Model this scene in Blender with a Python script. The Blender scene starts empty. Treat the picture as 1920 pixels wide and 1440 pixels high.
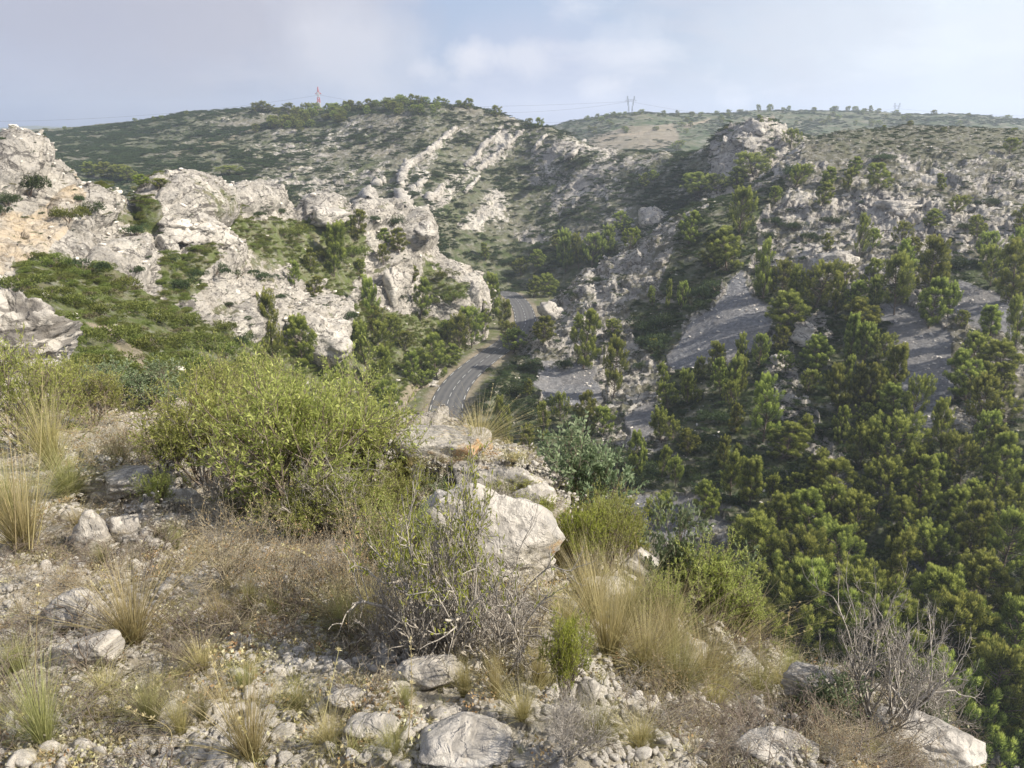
import bpy, math, random, time
import numpy as np
from mathutils import Vector, Matrix
from mathutils.bvhtree import BVHTree
random.seed(7); rng = np.random.default_rng(11)
SC = bpy.context.scene; COL = SC.collection
T0 = time.time()
# ------------------------------------------------------------------ camera, sky, sun, exposure
F = 1440.0; PITCH = math.radians(18.4); CAM = np.array([0.0, 0.0, 60.0])
cd = bpy.data.cameras.new('camera'); cam = bpy.data.objects.new('camera', cd); COL.objects.link(cam)
cam.location = CAM; cam.rotation_euler = (math.pi / 2 - PITCH, 0, 0)
cd.sensor_width = 36; cd.lens = 27.0; cd.clip_start = 0.05; cd.clip_end = 20000
SC.camera = cam
SUN_AZ, SUN_EL = math.radians(101), math.radians(38)
sv = Vector((math.sin(SUN_AZ) * math.cos(SUN_EL), math.cos(SUN_AZ) * math.cos(SUN_EL), math.sin(SUN_EL)))
sl = bpy.data.lights.new('sun', 'SUN'); sun = bpy.data.objects.new('sun', sl); COL.objects.link(sun)
sl.energy = 5.0; sl.angle = math.radians(0.6); sl.color = (1.0, 0.93, 0.82)
sun.rotation_euler = sv.to_track_quat('Z', 'Y').to_euler(); sun.location = (60, 30, 120)
W = bpy.data.worlds.new('World'); SC.world = W; W.use_nodes = True
nt = W.node_tree; nt.nodes.clear()
def wn(t, **k):
    n = nt.nodes.new(t)
    for a, b in k.items(): setattr(n, a, b)
    return n
wo = wn('ShaderNodeOutputWorld'); bg = wn('ShaderNodeBackground'); bg.inputs[1].default_value = 0.103
sky = wn('ShaderNodeTexSky', sky_type='NISHITA', sun_disc=False, sun_elevation=SUN_EL, sun_rotation=SUN_AZ,
         altitude=200, air_density=1.0, dust_density=2.2, ozone_density=2.0)
tc = wn('ShaderNodeTexCoord'); mp = wn('ShaderNodeMapping'); mp.inputs['Scale'].default_value = (1.0, 1.0, 3.2)
nt.links.new(tc.outputs['Generated'], mp.inputs[0])
def wnoise(scale, detail, rough, dist=0.0, off=(0, 0, 0)):
    m = wn('ShaderNodeMapping'); m.inputs['Location'].default_value = off; nt.links.new(mp.outputs[0], m.inputs[0])
    n = wn('ShaderNodeTexNoise'); n.inputs['Scale'].default_value = scale; n.inputs['Detail'].default_value = detail
    n.inputs['Roughness'].default_value = rough; n.inputs['Distortion'].default_value = dist
    nt.links.new(m.outputs[0], n.inputs['Vector']); return n.outputs[0]
def wramp(src, stops):
    r = wn('ShaderNodeValToRGB'); nt.links.new(src, r.inputs[0]); e = r.color_ramp.elements
    e[0].position, e[0].color = stops[0][0], (*[stops[0][1]] * 3, 1); e[1].position, e[1].color = stops[1][0], (*[stops[1][1]] * 3, 1)
    return r.outputs[0]
def wmath(op, a, b, clamp=False):
    n = wn('ShaderNodeMath', operation=op, use_clamp=clamp)
    for i, v in enumerate((a, b)):
        if isinstance(v, (int, float)): n.inputs[i].default_value = v
        else: nt.links.new(v, n.inputs[i])
    return n.outputs[0]
def wmix(f, a, b):
    n = wn('ShaderNodeMix', data_type='RGBA')
    for s, v in ((n.inputs[0], f), (n.inputs[6], a), (n.inputs[7], b)):
        if isinstance(v, float): s.default_value = v
        elif isinstance(v, tuple): s.default_value = (*v, 1)
        else: nt.links.new(v, s)
    return n.outputs[2]
sx = wn('ShaderNodeSeparateXYZ'); nt.links.new(tc.outputs['Generated'], sx.inputs[0])
side = wramp(wmath('ADD', wmath('MULTIPLY', sx.outputs[0], 0.6), 0.5), ((0.25, 0.0), (0.85, 1.0)))
zf = wramp(sx.outputs[2], ((0.10, 0.80), (0.65, 0.22)))
hz = wmix(zf, sky.outputs[0], wmix(side, (2.55, 3.05, 4.75), (4.0, 4.95, 6.05)))       # milky air, whiter towards the sun
veil = wramp(wnoise(1.7, 5, 0.55, 0.5, (3.1, 0.4, 0.2)), ((0.42, 0.0), (0.60, 1.0)))
c1 = wmix(wmath('MULTIPLY', veil, 0.75), hz, (4.7, 4.75, 5.35))
puff = wramp(wnoise(5.5, 6, 0.55, 0.2, (1.3, 2.4, 0.7)), ((0.56, 0.0), (0.70, 1.0)))
c2 = wmix(wmath('MULTIPLY', puff, 0.5), c1, (6.6, 6.6, 6.9))
def cloud(px, py, rad, col, amt, cur, seed):
    a_, b_ = (px - 960) / 1440, (720 - py) / 1440; d = Vector((a_, b_ * math.sin(PITCH) + math.cos(PITCH), b_ * math.cos(PITCH) - math.sin(PITCH))).normalized()
    mv = wn('ShaderNodeMapping'); mv.inputs['Location'].default_value = (seed, seed * .7, seed * .3); nt.links.new(tc.outputs['Generated'], mv.inputs[0])
    nz = wn('ShaderNodeTexNoise'); nz.inputs['Scale'].default_value = 1.1 / rad; nz.inputs['Detail'].default_value = 6; nz.inputs['Roughness'].default_value = .6; nt.links.new(mv.outputs[0], nz.inputs['Vector'])
    sb = wn('ShaderNodeVectorMath', operation='SUBTRACT'); nt.links.new(tc.outputs['Generated'], sb.inputs[0]); sb.inputs[1].default_value = d
    sc = wn('ShaderNodeVectorMath', operation='MULTIPLY'); nt.links.new(sb.outputs[0], sc.inputs[0]); sc.inputs[1].default_value = (1, 1, 1.7)
    ln = wn('ShaderNodeVectorMath', operation='LENGTH'); nt.links.new(sc.outputs[0], ln.inputs[0])
    q = wmath('SUBTRACT', 1.0, wmath('DIVIDE', ln.outputs['Value'], rad)); q = wmath('ADD', q, wmath('MULTIPLY', wmath('SUBTRACT', nz.outputs[0], .5), 1.8))
    return wmix(wmath('MULTIPLY', wramp(q, ((0.0, 0.0), (0.75, 1.0))), amt), cur, col)
for i_, (x_, y_, r_, cc_, am_) in enumerate([(420, 30, .26, (3.75, 3.75, 4.3), .9), (120, 10, .24, (3.3, 3.4, 4.1), .85), (640, 90, .13, (5.6, 5.6, 6.0), .6), (960, 200, .20, (4.3, 4.5, 5.7), .5), (880, 105, .045, (6.6, 6.5, 6.8), .65), (985, 108, .05, (6.2, 6.2, 6.6), .55), (1130, 165, .035, (6.6, 6.6, 6.9), .6), (1380, 190, .028, (6.8, 6.8, 7.0), .6), (1170, 95, .07, (5.9, 6.1, 6.7), .5), (1860, 40, .16, (6.4, 6.9, 7.3), .6), (1600, 120, .2, (5.5, 6.2, 6.9), .4), (800, 130, .03, (6., 6., 6.5), .5)]):
    c2 = cloud(x_, y_, r_, cc_, am_, c2, i_ * 3.7)
nt.links.new(c2, bg.inputs[0]); nt.links.new(bg.outputs[0], wo.inputs[0])
vs = SC.view_settings; vs.view_transform = 'Standard'; vs.look = 'None'; vs.gamma = 1; vs.use_curve_mapping = False; vs.exposure = 0.55
cy = SC.cycles
SC.render.engine = 'CYCLES'
cy.max_bounces = 5; cy.diffuse_bounces = 3; cy.glossy_bounces = 1; cy.transmission_bounces = 3; cy.volume_bounces = 1
cy.transparent_max_bounces = 4; cy.use_denoising = True; cy.caustics_reflective = False; cy.caustics_refractive = False
try: cy.denoiser = 'OPENIMAGEDENOISE'
except Exception: pass
# ------------------------------------------------------------------ projection helpers
SP, CP = math.sin(PITCH), math.cos(PITCH)
def unproj(px, py, Y):
    px, py, Y = np.broadcast_arrays(np.asarray(px, float), np.asarray(py, float), np.asarray(Y, float))
    a = (px - 960) / F; b = (720 - py) / F
    s = Y / (b * SP + CP)
    return np.stack([a * s, Y, (b * CP - SP) * s], -1) + CAM
def proj(P):
    d = P - CAM
    zc = d[..., 1] * CP - d[..., 2] * SP
    yc = d[..., 1] * SP + d[..., 2] * CP
    return 960 + F * d[..., 0] / zc, 720 - F * yc / zc
# ------------------------------------------------------------------ noise
def h01(x, y, z, s):
    with np.errstate(over='ignore'):
        h = (x.astype(np.uint32) * np.uint32(374761393) + y.astype(np.uint32) * np.uint32(668265263) + z.astype(np.uint32) * np.uint32(2147483647 & 2246822519) + np.uint32(s * 7919 + 13))
        h = (h ^ (h >> np.uint32(13))) * np.uint32(1274126177); h = h ^ (h >> np.uint32(16)); h = h * np.uint32(2654435761); h ^= h >> np.uint32(15)
    return h.astype(np.float64) / 4294967295.0
def vnoise(P, s=0):
    I = np.floor(P).astype(np.int64); f = P - I; f = f * f * f * (f * (f * 6 - 15) + 10)
    x, y, z = I[:, 0], I[:, 1], I[:, 2]; r = 0
    for dx in (0, 1):
        wx = f[:, 0] if dx else 1 - f[:, 0]
        for dy in (0, 1):
            wy = wx * (f[:, 1] if dy else 1 - f[:, 1])
            for dz in (0, 1):
                r = r + wy * (f[:, 2] if dz else 1 - f[:, 2]) * h01(x + dx, y + dy, z + dz, s)
    return r * 2 - 1
def fbm(P, s=0, o=4, g=0.5, ridged=False):
    a, t, r = 1.0, 0, 0
    for i in range(o):
        n = vnoise(P * (2.03 ** i) + i * 17.3, s + i)
        if ridged: n = 1 - 2 * np.abs(n)
        r = r + a * n; t += a; a *= g
    return r / t
def worley(P, s=0):
    I = np.floor(P).astype(np.int64); f1 = np.full(len(P), 9.0); f2 = f1.copy(); cr = np.zeros(len(P)); tl = np.zeros(len(P))
    for dx in (-1, 0, 1):
        for dy in (-1, 0, 1):
            for dz in (-1, 0, 1):
                x, y, z = I[:, 0] + dx, I[:, 1] + dy, I[:, 2] + dz
                c = h01(x, y, z, s + 5)
                d = (x + h01(x, y, z, s) - P[:, 0]) ** 2 + (y + h01(x, y, z, s + 1) - P[:, 1]) ** 2 + (z + h01(x, y, z, s + 2) - P[:, 2]) ** 2
                n = d < f1; tv = ((x - P[:, 0] + .5) * (h01(x, y, z, s + 6) - .5) + (y - P[:, 1] + .5) * (h01(x, y, z, s + 7) - .5) + (z - P[:, 2] + .5) * (h01(x, y, z, s + 8) - .5)); tl = np.where(n, tv, tl)
                f2 = np.where(n, f1, np.minimum(f2, d)); cr = np.where(n, c, cr); f1 = np.where(n, d, f1)
    return np.sqrt(f1), np.sqrt(f2), cr, tl
def rockdisp(P, size, s=0, tilt=0.0):
    """blocky bedded limestone: unit-ish displacement for block size (m)"""
    c, sn = math.cos(tilt), math.sin(tilt)
    Q = np.stack([P[:, 0] * c + P[:, 2] * sn, P[:, 1], -P[:, 0] * sn + P[:, 2] * c], -1)
    w = np.stack([vnoise(Q / size * .9, s + 40), vnoise(Q / size * .9, s + 41), vnoise(Q / size * .9, s + 42)], -1) * 0.35
    Q1 = Q / size * np.array([0.8, 0.8, 1.9]) + w
    f1, f2, cr, tl = worley(Q1, s); e = np.clip((f2 - f1) / 0.10, 0, 1)
    g1, g2, gr, tk = worley(Q1 * 2.7 + 5, s + 9); e2 = np.clip((g2 - g1) / 0.12, 0, 1)
    wk = np.clip(vnoise(Q / size * .6, s + 70) * 2, 0, 1)
    return (cr - .5) * .9 + tl * 2.4 - (1 - e) * .28 * wk + ((gr - .5) * .5 + tk * 1.6 - (1 - e2) * .15 * wk) * .5 + fbm(Q / size * 5, s + 60, 4) * .26
# ------------------------------------------------------------------ mesh helpers
def mk(name, V, Fc, mat=None, smooth=False, attrs=None, loop_uv=None):
    V = np.ascontiguousarray(V, dtype=np.float32); Fc = np.ascontiguousarray(Fc, dtype=np.int32)
    me = bpy.data.meshes.new(name); me.vertices.add(len(V)); me.vertices.foreach_set('co', V.ravel())
    n, k = Fc.shape; me.loops.add(n * k); me.loops.foreach_set('vertex_index', Fc.ravel())
    me.polygons.add(n); me.polygons.foreach_set('loop_start', np.arange(0, n * k, k, dtype=np.int32))
    if smooth: me.polygons.foreach_set('use_smooth', np.ones(n, dtype=bool))
    for an, av in (attrs or {}).items():
        a = me.attributes.new(an, 'FLOAT', 'POINT'); a.data.foreach_set('value', np.ascontiguousarray(av, dtype=np.float32))
    me.update(calc_edges=True)
    if mat: me.materials.append(mat)
    return me
def ob(name, me, parent=None, link=True):
    o = bpy.data.objects.new(name, me)
    if link: COL.objects.link(o)
    if parent: o.parent = parent
    return o
def tag(o, label=None, cat=None, group=None, kind=None):
    if label: o['label'] = label
    if cat: o['category'] = cat
    if group: o['group'] = group
    if kind: o['kind'] = kind
    return o
def pchip(xk, Yk, xs):
    """monotone cubic along axis 0. xk (K,), Yk (K, n)"""
    h = np.diff(xk)[:, None]; d = np.diff(Yk, axis=0) / h; m = np.zeros_like(Yk)
    a, b = d[:-1], d[1:]; ok = a * b > 0
    m[1:-1] = np.where(ok, 2 * a * b / np.where(ok, a + b, 1), 0); m[0], m[-1] = d[0], d[-1]
    i = np.clip(np.searchsorted(xk, xs, side='right') - 1, 0, len(xk) - 2); H = h[i]; t = ((xs - xk[i]) / h[i, 0])[:, None]
    return (2*t**3 - 3*t**2 + 1) * Yk[i] + (t**3 - 2*t**2 + t) * H * m[i] + (-2*t**3 + 3*t**2) * Yk[i+1] + (t**3 - t**2) * H * m[i+1]
def inpoly(px, py, poly):
    r = np.zeros(px.shape, bool); n = len(poly)
    for i in range(n):
        x1, y1 = poly[i]; x2, y2 = poly[(i + 1) % n]
        c = (y1 > py) != (y2 > py)
        r ^= c & (px < (x2 - x1) * (py - y1) / ((y2 - y1) if y2 != y1 else 1e-9) + x1)
    return r
def loft(cols, rows, nu, sil=None, back=((12, 1.05), (70, 1.22), (260, 1.6)), brows=(5, 6, 5)):
    """cols: [(x, [(y, Y), ...bottom to silhouette])]; sil: finer silhouette [(x,y)]; returns grid of world points and pixel coords"""
    xs = np.linspace(cols[0][0], cols[-1][0], nu); cx = np.array([c[0] for c in cols], float); K = len(cols[0][1])
    Yy = np.zeros((K, nu)); Dd = np.zeros((K, nu))
    for k in range(K):
        Yy[k] = pchip(cx, np.array([c[1][k][0] for c in cols], float)[:, None], xs)[:, 0]
        Dd[k] = pchip(cx, np.array([c[1][k][1] for c in cols], float)[:, None], xs)[:, 0]
    if sil is not None:
        s = np.interp(xs, [p[0] for p in sil], [p[1] for p in sil]); s = np.convolve(np.pad(s, 2, 'edge'), [.1, .2, .4, .2, .1], 'valid')
        Yy[K - 1] = s; Yy[K - 2] = np.maximum(Yy[K - 2], s + 6)
    for dy, f in back:
        Yy = np.vstack([Yy, Yy[K - 1] + dy]); Dd = np.vstack([Dd, Dd[K - 1] * f])
    rows = list(rows) + list(brows)
    vk = np.concatenate([[0], np.cumsum(rows)]).astype(float); vsn = np.arange(int(vk[-1]) + 1).astype(float)
    # interpolate angles/distances smoothly down the profile
    PY = pchip(vk, Yy, vsn); PD = np.exp(pchip(vk, np.log(Dd), vsn)); PX = np.broadcast_to(xs, PY.shape)
    return unproj(PX, PY, PD), PX.copy(), PY, len(vsn), nu
def gridfaces(nv, nu):
    i = np.arange((nv - 1) * (nu - 1)); r, c = i // (nu - 1), i % (nu - 1); a = r * nu + c
    return np.stack([a, a + 1, a + nu + 1, a + nu], -1)
def gnormals(G):
    du = np.gradient(G, axis=1); dv = np.gradient(G, axis=0); n = np.cross(du, dv)
    return n / (np.linalg.norm(n, axis=-1, keepdims=True) + 1e-9)
def garea(G):
    return np.linalg.norm(np.cross(np.gradient(G, axis=1), np.gradient(G, axis=0)), axis=-1)
# ------------------------------------------------------------------ materials
class N:
    def __init__(s, name):
        s.m = bpy.data.materials.new(name); s.m.use_nodes = True; s.t = s.m.node_tree; s.t.nodes.clear()
        s.out = s.t.nodes.new('ShaderNodeOutputMaterial')
    def n(s, t, **k):
        n = s.t.nodes.new(t)
        for a, b in k.items(): setattr(n, a, b)
        return n
    def put(s, sock, v):
        if v is None: return
        if isinstance(v, (int, float)): sock.default_value = v
        elif isinstance(v, tuple): sock.default_value = (*v, 1) if len(sock.default_value) == 4 and len(v) == 3 else v
        else: s.t.links.new(v, sock)
    def pos(s):
        return s.n('ShaderNodeNewGeometry').outputs['Position']
    def obj(s):
        return s.n('ShaderNodeTexCoord').outputs['Object']
    def noise(s, vec, scale, detail=4, rough=.55, dist=0., sc3=None):
        if sc3:
            m = s.n('ShaderNodeMapping'); s.put(m.inputs[0], vec); m.inputs['Scale'].default_value = sc3; vec = m.outputs[0]
        n = s.n('ShaderNodeTexNoise'); s.put(n.inputs['Vector'], vec); n.inputs['Scale'].default_value = scale
        n.inputs['Detail'].default_value = detail; n.inputs['Roughness'].default_value = rough; n.inputs['Distortion'].default_value = dist
        return n.outputs[0]
    def voro(s, vec, scale, feature='F1', out=0):
        n = s.n('ShaderNodeTexVoronoi', feature=feature); s.put(n.inputs['Vector'], vec); n.inputs['Scale'].default_value = scale
        return n.outputs[out]
    def ramp(s, src, *stops):
        r = s.n('ShaderNodeValToRGB'); s.put(r.inputs[0], src); e = r.color_ramp.elements
        while len(e) < len(stops): e.new(0.5)
        for i, (p, c) in enumerate(stops):
            e[i].position = p; e[i].color = (c, c, c, 1) if isinstance(c, (int, float)) else (*c, 1)
        return r.outputs[0]
    def mix(s, f, a, b, mode='MIX'):
        n = s.n('ShaderNodeMix', data_type='RGBA', blend_type=mode); s.put(n.inputs[0], f); s.put(n.inputs[6], a); s.put(n.inputs[7], b); return n.outputs[2]
    def math(s, op, a, b=0., clamp=False):
        n = s.n('ShaderNodeMath', operation=op, use_clamp=clamp); s.put(n.inputs[0], a); s.put(n.inputs[1], b); return n.outputs[0]
    def attr(s, name):
        return s.n('ShaderNodeAttribute', attribute_name=name).outputs['Fac']
    def bump(s, h, strength=.5, dist=.1, prev=None):
        b = s.n('ShaderNodeBump'); b.inputs['Strength'].default_value = strength; b.inputs['Distance'].default_value = dist
        s.put(b.inputs['Height'], h); s.put(b.inputs['Normal'], prev); return b.outputs[0]
    def bsdf(s, col, rough=.9, normal=None, spec=.2):
        b = s.n('ShaderNodeBsdfPrincipled'); s.put(b.inputs['Base Color'], col); s.put(b.inputs['Roughness'], rough)
        b.inputs['Specular IOR Level'].default_value = spec; s.put(b.inputs['Normal'], normal); return b.outputs[0]
    def done(s, sh):
        s.t.links.new(sh, s.out.inputs[0]); return s.m
def limestone(k, P, f, lichen=False, warmth=None, lt=.655, ja=1.0):
    lt = .53 if lichen == 'much' else lt
    """layered limestone colour; f = features per metre"""
    a = k.noise(P, f * .35, 6, .6, .3); b = k.noise(P, f * 3.0, 5, .65)
    c = k.ramp(a, (.32, (.33, .305, .265)), (.5, (.48, .442, .385)), (.68, (.59, .55, .475)))
    c = k.mix(k.ramp(b, (.34, .6), (.48, 0.)), c, (.22, .205, .18))
    st = k.noise(P, f * .9, 5, .6, 1.0, (1, 1, .25))
    c = k.mix(k.ramp(st, (.54, 0.), (.72, .5)), c, (.20, .195, .19))
    for sc_, th_, am_ in ((.45, .010, .8), (1.3, .010, .35)):
        jn = k.math('ABSOLUTE', k.math('SUBTRACT', k.noise(P, f * sc_, 4, .55, .9, (.75, .75, 1.7)), .5))
        c = k.mix(k.ramp(jn, (0., am_ * ja), (th_, am_ * ja), (th_ * 2, 0.)), c, (.11, .10, .09))
    if warmth is not None: c = k.mix(warmth, c, (.56, .44, .29))
    if lichen:
        l = k.noise(P, f * .8, 5, .6); c = k.mix(k.ramp(l, (lt, 0.), (lt + .06, .7)), c, k.mix(k.ramp(k.noise(P, f * 9, 3, .7), (.4, 0.), (.6, 1.)), (.50, .24, .07), (.42, .34, .18)))
    return c
def mat_rock(name, f=1.0, lichen=False, bumpd=.1, gain=1.0):
    k = N(name); P = k.obj(); c = limestone(k, P, f, lichen, ja=.55 if f > 2 else 1.0)
    if gain != 1.0:
        hs = k.n('ShaderNodeHueSaturation'); hs.inputs['Value'].default_value = gain; k.put(hs.inputs['Color'], c); c = hs.outputs[0]
    h = k.math('ADD', k.noise(P, f * 4, 8, .68), k.math('MULTIPLY', k.ramp(k.noise(P, f * 1.6, 4, .6, .6), (.46, 0.), (.50, 1.)), .25))
    return k.done(k.bsdf(c, .92, k.bump(h, .75, bumpd)))
def mat_ground(name, f, soil, soil2, green, screeC=(.21, .21, .215), gravel=(.34, .325, .30), bumpd=.2):
    k = N(name); P = k.pos()
    c0 = k.mix(k.ramp(k.noise(P, f * .5, 5, .6), (.35, 0.), (.65, 1.)), soil, soil2)
    c0 = k.mix(k.ramp(k.noise(P, f * 2.2, 6, .7), (.50, 0.), (.58, .8)), c0, gravel)
    g = k.math('MULTIPLY', k.attr('green'), k.ramp(k.noise(P, f * 1.2, 5, .65), (.38, .25), (.6, 1.)))
    c0 = k.mix(g, c0, green)
    wr = k.math('MULTIPLY', k.attr('warm'), k.ramp(k.noise(P, f * .6, 4, .6), (.35, .2), (.6, 1.)))
    rk = limestone(k, P, f, warmth=wr)
    rm = k.math('ADD', k.attr('rock'), k.math('MULTIPLY', k.math('SUBTRACT', k.noise(P, f * 1.5, 6, .7), .5), 2.2))
    c = k.mix(k.ramp(rm, (.42, 0.), (.56, 1.)), c0, rk)
    sp = k.ramp(k.noise(P, f * 6, 4, .8), (.35, (.115, .115, .125)), (.5, screeC), (.68, (.33, .33, .33)))
    sp = k.mix(k.ramp(k.noise(P, f * .3, 4, .6), (.4, 0.), (.65, .55)), sp, (.26, .235, .205))
    c = k.mix(k.attr('scree'), c, sp)
    c = k.mix(k.attr('dirt'), c, k.mix(k.ramp(k.noise(P, f * 1.0, 5, .6), (.4, 0.), (.6, 1.)), (.36, .30, .22), (.22, .19, .13)))
    h = k.math('ADD', k.noise(P, f * 3.5, 9, .72), k.math('MULTIPLY', k.ramp(k.noise(P, f * 1.6, 5, .6, .8), (.46, 0.), (.50, 1.)), k.math('MULTIPLY', k.attr('rock'), .35)))
    return k.done(k.bsdf(c, .95, k.bump(h, .9, bumpd)))
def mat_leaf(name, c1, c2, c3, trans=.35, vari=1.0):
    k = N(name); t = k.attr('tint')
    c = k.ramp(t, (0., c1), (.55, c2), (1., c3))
    r = k.n('ShaderNodeObjectInfo').outputs['Random']
    hs = k.n('ShaderNodeHueSaturation'); k.put(hs.inputs['Hue'], k.math('ADD', k.math('MULTIPLY', k.math('SUBTRACT', r, .5), .035 * vari), .5))
    k.put(hs.inputs['Value'], k.math('ADD', k.math('MULTIPLY', r, .45 * vari), 1 - .22 * vari)); k.put(hs.inputs['Color'], c)
    c = hs.outputs[0]
    d = k.bsdf(c, .65, None, .25); tr = k.n('ShaderNodeBsdfTranslucent'); k.put(tr.inputs[0], c)
    m = k.n('ShaderNodeMixShader'); m.inputs[0].default_value = trans; k.t.links.new(d, m.inputs[1]); k.t.links.new(tr.outputs[0], m.inputs[2])
    return k.done(m.outputs[0])
def mat_bark(name, a, b, sc=12):
    k = N(name); P = k.obj(); n = k.noise(P, sc, 5, .65, 0, (1, 1, .3))
    return k.done(k.bsdf(k.mix(k.ramp(n, (.35, 0.), (.65, 1.)), a, b), .9, k.bump(n, .6, .02)))
def mat_plain(name, col, rough=.6):
    k = N(name); n = k.noise(k.pos(), 3., 4, .6); return k.done(k.bsdf(k.mix(k.math('MULTIPLY', n, .35), col, tuple(x * .6 for x in col)), rough))
M = {}
M['far'] = mat_ground('far_hill_ground', .07, (.20, .19, .13), (.25, .21, .15), (.075, .105, .045), gravel=(.36, .34, .31), bumpd=2.5)
M['mid'] = mat_ground('slope_ground', .22, (.15, .14, .095), (.20, .18, .135), (.072, .092, .034), gravel=(.33, .312, .285), bumpd=.9)
M['left'] = mat_ground('left_crag_ground', .38, (.17, .155, .10), (.23, .20, .14), (.11, .135, .040), bumpd=.6)
M['fore'] = mat_ground('ridge_ground', 4.5, (.42, .37, .29), (.56, .51, .42), (.34, .31, .19), gravel=(.68, .64, .57), bumpd=.05)
M['rock_far'] = mat_rock('rib_limestone', .35, False, .5)
M['rock_mid'] = mat_rock('crag_limestone', .5, False, .4, 1.12)
M['rock_near'] = mat_rock('boulder_limestone', 5.0, True, .035, 1.12)
M['rock_lichen'] = mat_rock('lichen_limestone', 5.0, 'much', .035, 1.12)
M['stone'] = mat_rock('stone_limestone', 9.0, False, .012, 1.55)
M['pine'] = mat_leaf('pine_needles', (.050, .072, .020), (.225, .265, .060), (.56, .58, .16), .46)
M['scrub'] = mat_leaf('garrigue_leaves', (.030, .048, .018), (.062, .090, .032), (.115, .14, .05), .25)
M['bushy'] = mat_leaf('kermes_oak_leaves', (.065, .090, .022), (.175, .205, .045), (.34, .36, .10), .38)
M['olive'] = mat_leaf('heath_leaves', (.12, .11, .055), (.20, .18, .09), (.28, .25, .13), .25)
M['shrubleaf'] = mat_leaf('yellow_green_leaves', (.10, .13, .03), (.35, .385, .10), (.62, .63, .21), .5, .6)
M['shrubbright'] = mat_leaf('bright_green_leaves', (.12, .15, .03), (.31, .35, .065), (.52, .53, .12), .45, .6)
M['greyleaf'] = mat_leaf('grey_green_leaves', (.10, .14, .07), (.20, .25, .13), (.34, .38, .22), .35, .6)
M['redleaf'] = mat_leaf('dry_red_leaves', (.34, .19, .09), (.44, .30, .15), (.52, .40, .24), .3, .5)
M['pale'] = mat_leaf('pale_dry_flowers', (.42, .38, .22), (.58, .54, .34), (.72, .68, .48), .3, .6)
M['straw'] = mat_leaf('golden_grass', (.22, .20, .08), (.50, .43, .20), (.74, .64, .38), .4, .8)
M['greengrass'] = mat_leaf('green_grass', (.16, .16, .06), (.36, .35, .14), (.60, .55, .28), .4, .8)
M['bark'] = mat_bark('pine_bark', (.10, .075, .055), (.20, .17, .14))
M['twig'] = mat_bark('brown_twigs', (.16, .12, .09), (.30, .25, .20), 60)
M['grey'] = mat_bark('grey_deadwood', (.27, .24, .20), (.56, .505, .43), 40)
M['redtwig'] = mat_bark('red_brown_twigs', (.29, .24, .155), (.56, .48, .33), 60)
M['white'] = mat_plain('white_road_paint', (.66, .66, .63)); M['redpaint'] = mat_plain('red_tower_paint', (.55, .06, .04)); M['steel'] = mat_plain('galvanised_steel', (.30, .32, .34))
M['cable'] = mat_plain('cable_metal', (.10, .10, .11))
k = N('asphalt'); P = k.pos()
M['asphalt'] = k.done(k.bsdf(k.mix(k.ramp(k.attr('lane'), (0., 0.), (1., 1.)), k.mix(k.ramp(k.noise(P, .5, 5, .6), (.4, 0.), (.65, 1.)), (.085, .085, .088), (.110, .109, .108)), (.150, .147, .142)), .85, k.bump(k.noise(P, 30, 3), .3, .01)))
k = N('haze_air'); v = k.n('ShaderNodeVolumePrincipled'); v.inputs['Color'].default_value = (.80, .88, 1, 1); v.inputs['Density'].default_value = .00029; v.inputs['Anisotropy'].default_value = .35
k.t.links.new(v.outputs[0], k.out.inputs['Volume']); M['haze'] = k.m
# ------------------------------------------------------------------ big terrain sheets
LAYERS = {}
def build_layer(name, cols, rows, nu, sil, mat, disp, masks, label=None, back=((12, 1.05), (70, 1.22), (260, 1.6)), kind='structure', brows=(5, 6, 5)):
    G, PX, PY, nv, nu = loft(cols, rows, nu, sil, back, brows)
    Nn = gnormals(G); Nn = np.where((Nn[..., 2:3] < 0), -Nn, Nn); P = G.reshape(-1, 3); px, py = PX.ravel(), PY.ravel()
    at = masks(P, px, py); d = disp(P, px, py, at); d = (d.reshape(nv, nu) * np.clip((nv - 1 - np.arange(nv)) / (sum(brows) - 2.), 0, 1)[:, None]).ravel()
    P2 = P + Nn.reshape(-1, 3) * d[:, None]
    o = ob(name, mk(name, P2, gridfaces(nv, nu), mat, True, at)); tag(o, kind=kind)
    if label: o['label'] = label
    G2 = P2.reshape(nv, nu, 3)
    LAYERS[name] = dict(P=P2, px=px, py=py, at=at, area=garea(G2).ravel(), N=gnormals(G2).reshape(-1, 3), nv=nv, nu=nu)
    return o
Z0 = lambda P: np.zeros(len(P))
def soft(px, py, polys, P, scale, amp, s=0):
    """polygons on the ground whose edges wander with world-space noise"""
    ox = fbm(P / scale, 100 + s, 3) * amp; oy = fbm(P / scale, 200 + s, 3) * amp
    r = np.zeros(len(px), bool)
    for p in polys: r |= inpoly(px + ox, py + oy, p)
    return r.astype(float)
def clamp01(a): return np.clip(a, 0, 1)

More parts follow.
